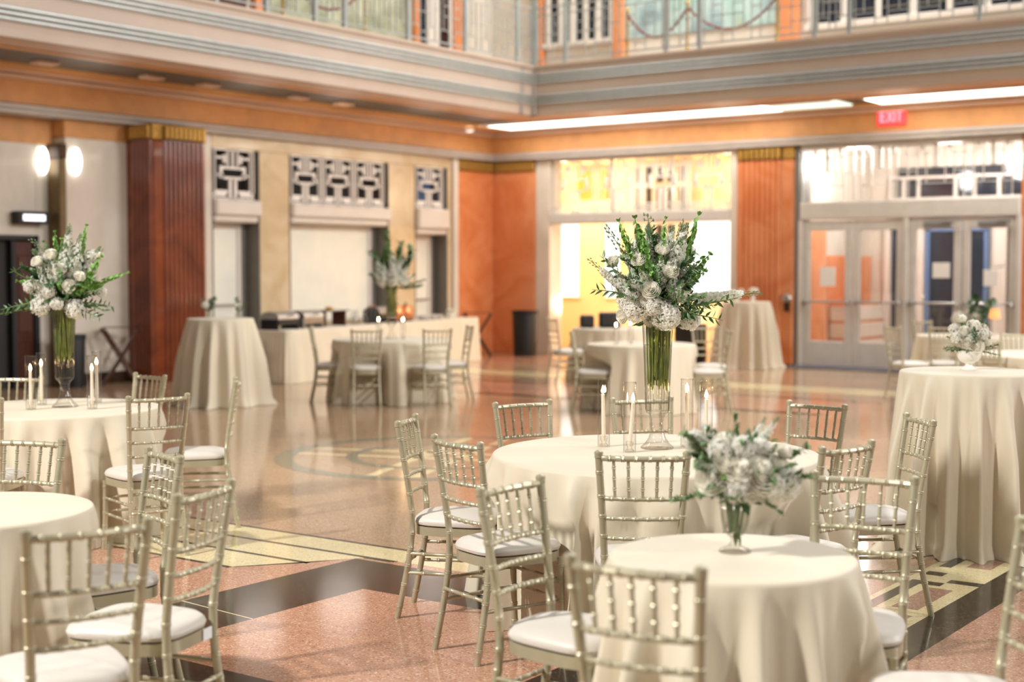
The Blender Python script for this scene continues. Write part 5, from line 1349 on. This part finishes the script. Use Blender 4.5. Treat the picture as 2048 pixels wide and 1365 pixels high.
for i, s in enumerate((4.55, 4.80, 5.05)):
    t = bput('plate_stack', ('left stack of white plates on the right half of the buffet', 'middle stack of white plates on the right half of the buffet', 'right stack of white plates on the right half of the buffet')[i], 'plates', s, .36, 'plate stacks on the buffet')
    mb = MB()
    for k in range(5): MB().lathe([(0, k*.014), (.07, k*.014), (.11, k*.014+.014), (.11, k*.014+.018), (.07, k*.014+.006), (0, k*.014+.005)], 24).build('plate', M['china'], t)
t = bput('flower_bowl', 'white bowl of pale flowers at the right end of the buffet', 'bowl', 5.55, .36)
MB().lathe([(0, 0), (.06, .002), (.09, .05), (.10, .09), (.09, .088), (.06, .02), (0, .015)], 24).build('bowl', M['china'], t)
for k in range(7): head(t, 'rose', (.05*math.cos(k*.9), .05*math.sin(k*.9), .11+.03*(k % 2)), .035, (math.cos(k*.9)*.5, math.sin(k*.9)*.5, 1))
def tray_stand(lbl, x, y, rz, h=.80):
    t = thing('tray_stand', lbl, 'stand', (x, y, 0), rz, 'folding tray stands')
    for sy in (-1, 1):
        for s in (-1, 1):
            mb = MB(); d = Vector((s*.24, 0, h-.04)); mb.tube([(-s*.24, sy*(.19+.02*s), .0), (s*.24, sy*(.19+.02*s), h-.03)], .024, 6); mb.build('leg', M['wood'], t)
    for s in (-1, 1):
        MB().bbox(s*.24-.02, s*.24+.02, -.24, .24, h-.045, h, .006).build('top_bar', M['wood'], t, False)
        MB().tube([(s*.16, -.19, .14), (s*.16, .19, .14)], .012, 6).build('spreader', M['wood'], t)
    for sy in (-.12, .12): MB().bbox(-.25, .25, sy-.025, sy+.025, h, h+.006, .002).build('strap', M['blackp'], t, False)
tray_stand('dark wooden folding tray stand against the marble wall at the left', .42, -9.22, YAW+.2)
tray_stand('dark wooden folding tray stand by the orange-red marble corner', .52, -1.15, YAW)
def bin_(name, lbl, x, y, r, h):
    t = thing(name, lbl, 'bin', (x, y, 0))
    MB().lathe([(0, 0), (r*.88, 0), (r*.9, .03), (r, h-.05), (r*.98, h-.04), (r*.9, h-.04), (r*.8, .03), (0, .03)], 28).build('body', M['blackp'], t)
    MB().lathe([(r*1.0, h-.06), (r*1.06, h-.05), (r*1.06, h), (r*.95, h)], 28, cap=False).build('rim', M['blackp'], t)
bin_('trash_can', 'tall black trash can by the orange-red marble corner', 1.22, -.62, .24, .84)
bin_('waste_bin', 'small black bin beside the folding stand at the far left', .22, -9.86, .16, .72)
def speaker(lbl, x, y, z, w, h, rz):
    t = thing('loudspeaker', lbl, 'loudspeaker', (x, y, z), rz, 'black loudspeakers')
    MB().bbox(-w/2, w/2, -.17, .17, 0, h, .02).build('cabinet', M['blackp'], t, False)
    MB().bbox(-w/2+.03, w/2-.03, -.185, -.168, .04, h-.04, .006).build('grille', M['darkgap'], t, False)
    for s in (-1, 1): MB().bbox(s*(w/2)-.008, s*(w/2)+.008, -.05, .05, h*.45, h*.55, .003).build('handle', M['steel'], t, False)
speaker('low black case on the farthest middle table, left one', 5.16, -4.62, .7605, .20, .18, YAW)
speaker('wider black case on the farthest middle table, right one', 5.42, -4.42, .7605, .30, .22, YAW)
speaker('black floor loudspeaker beside the cocktail table by the fluted pilaster', 4.75, -.75, 0, .50, .68, .3)
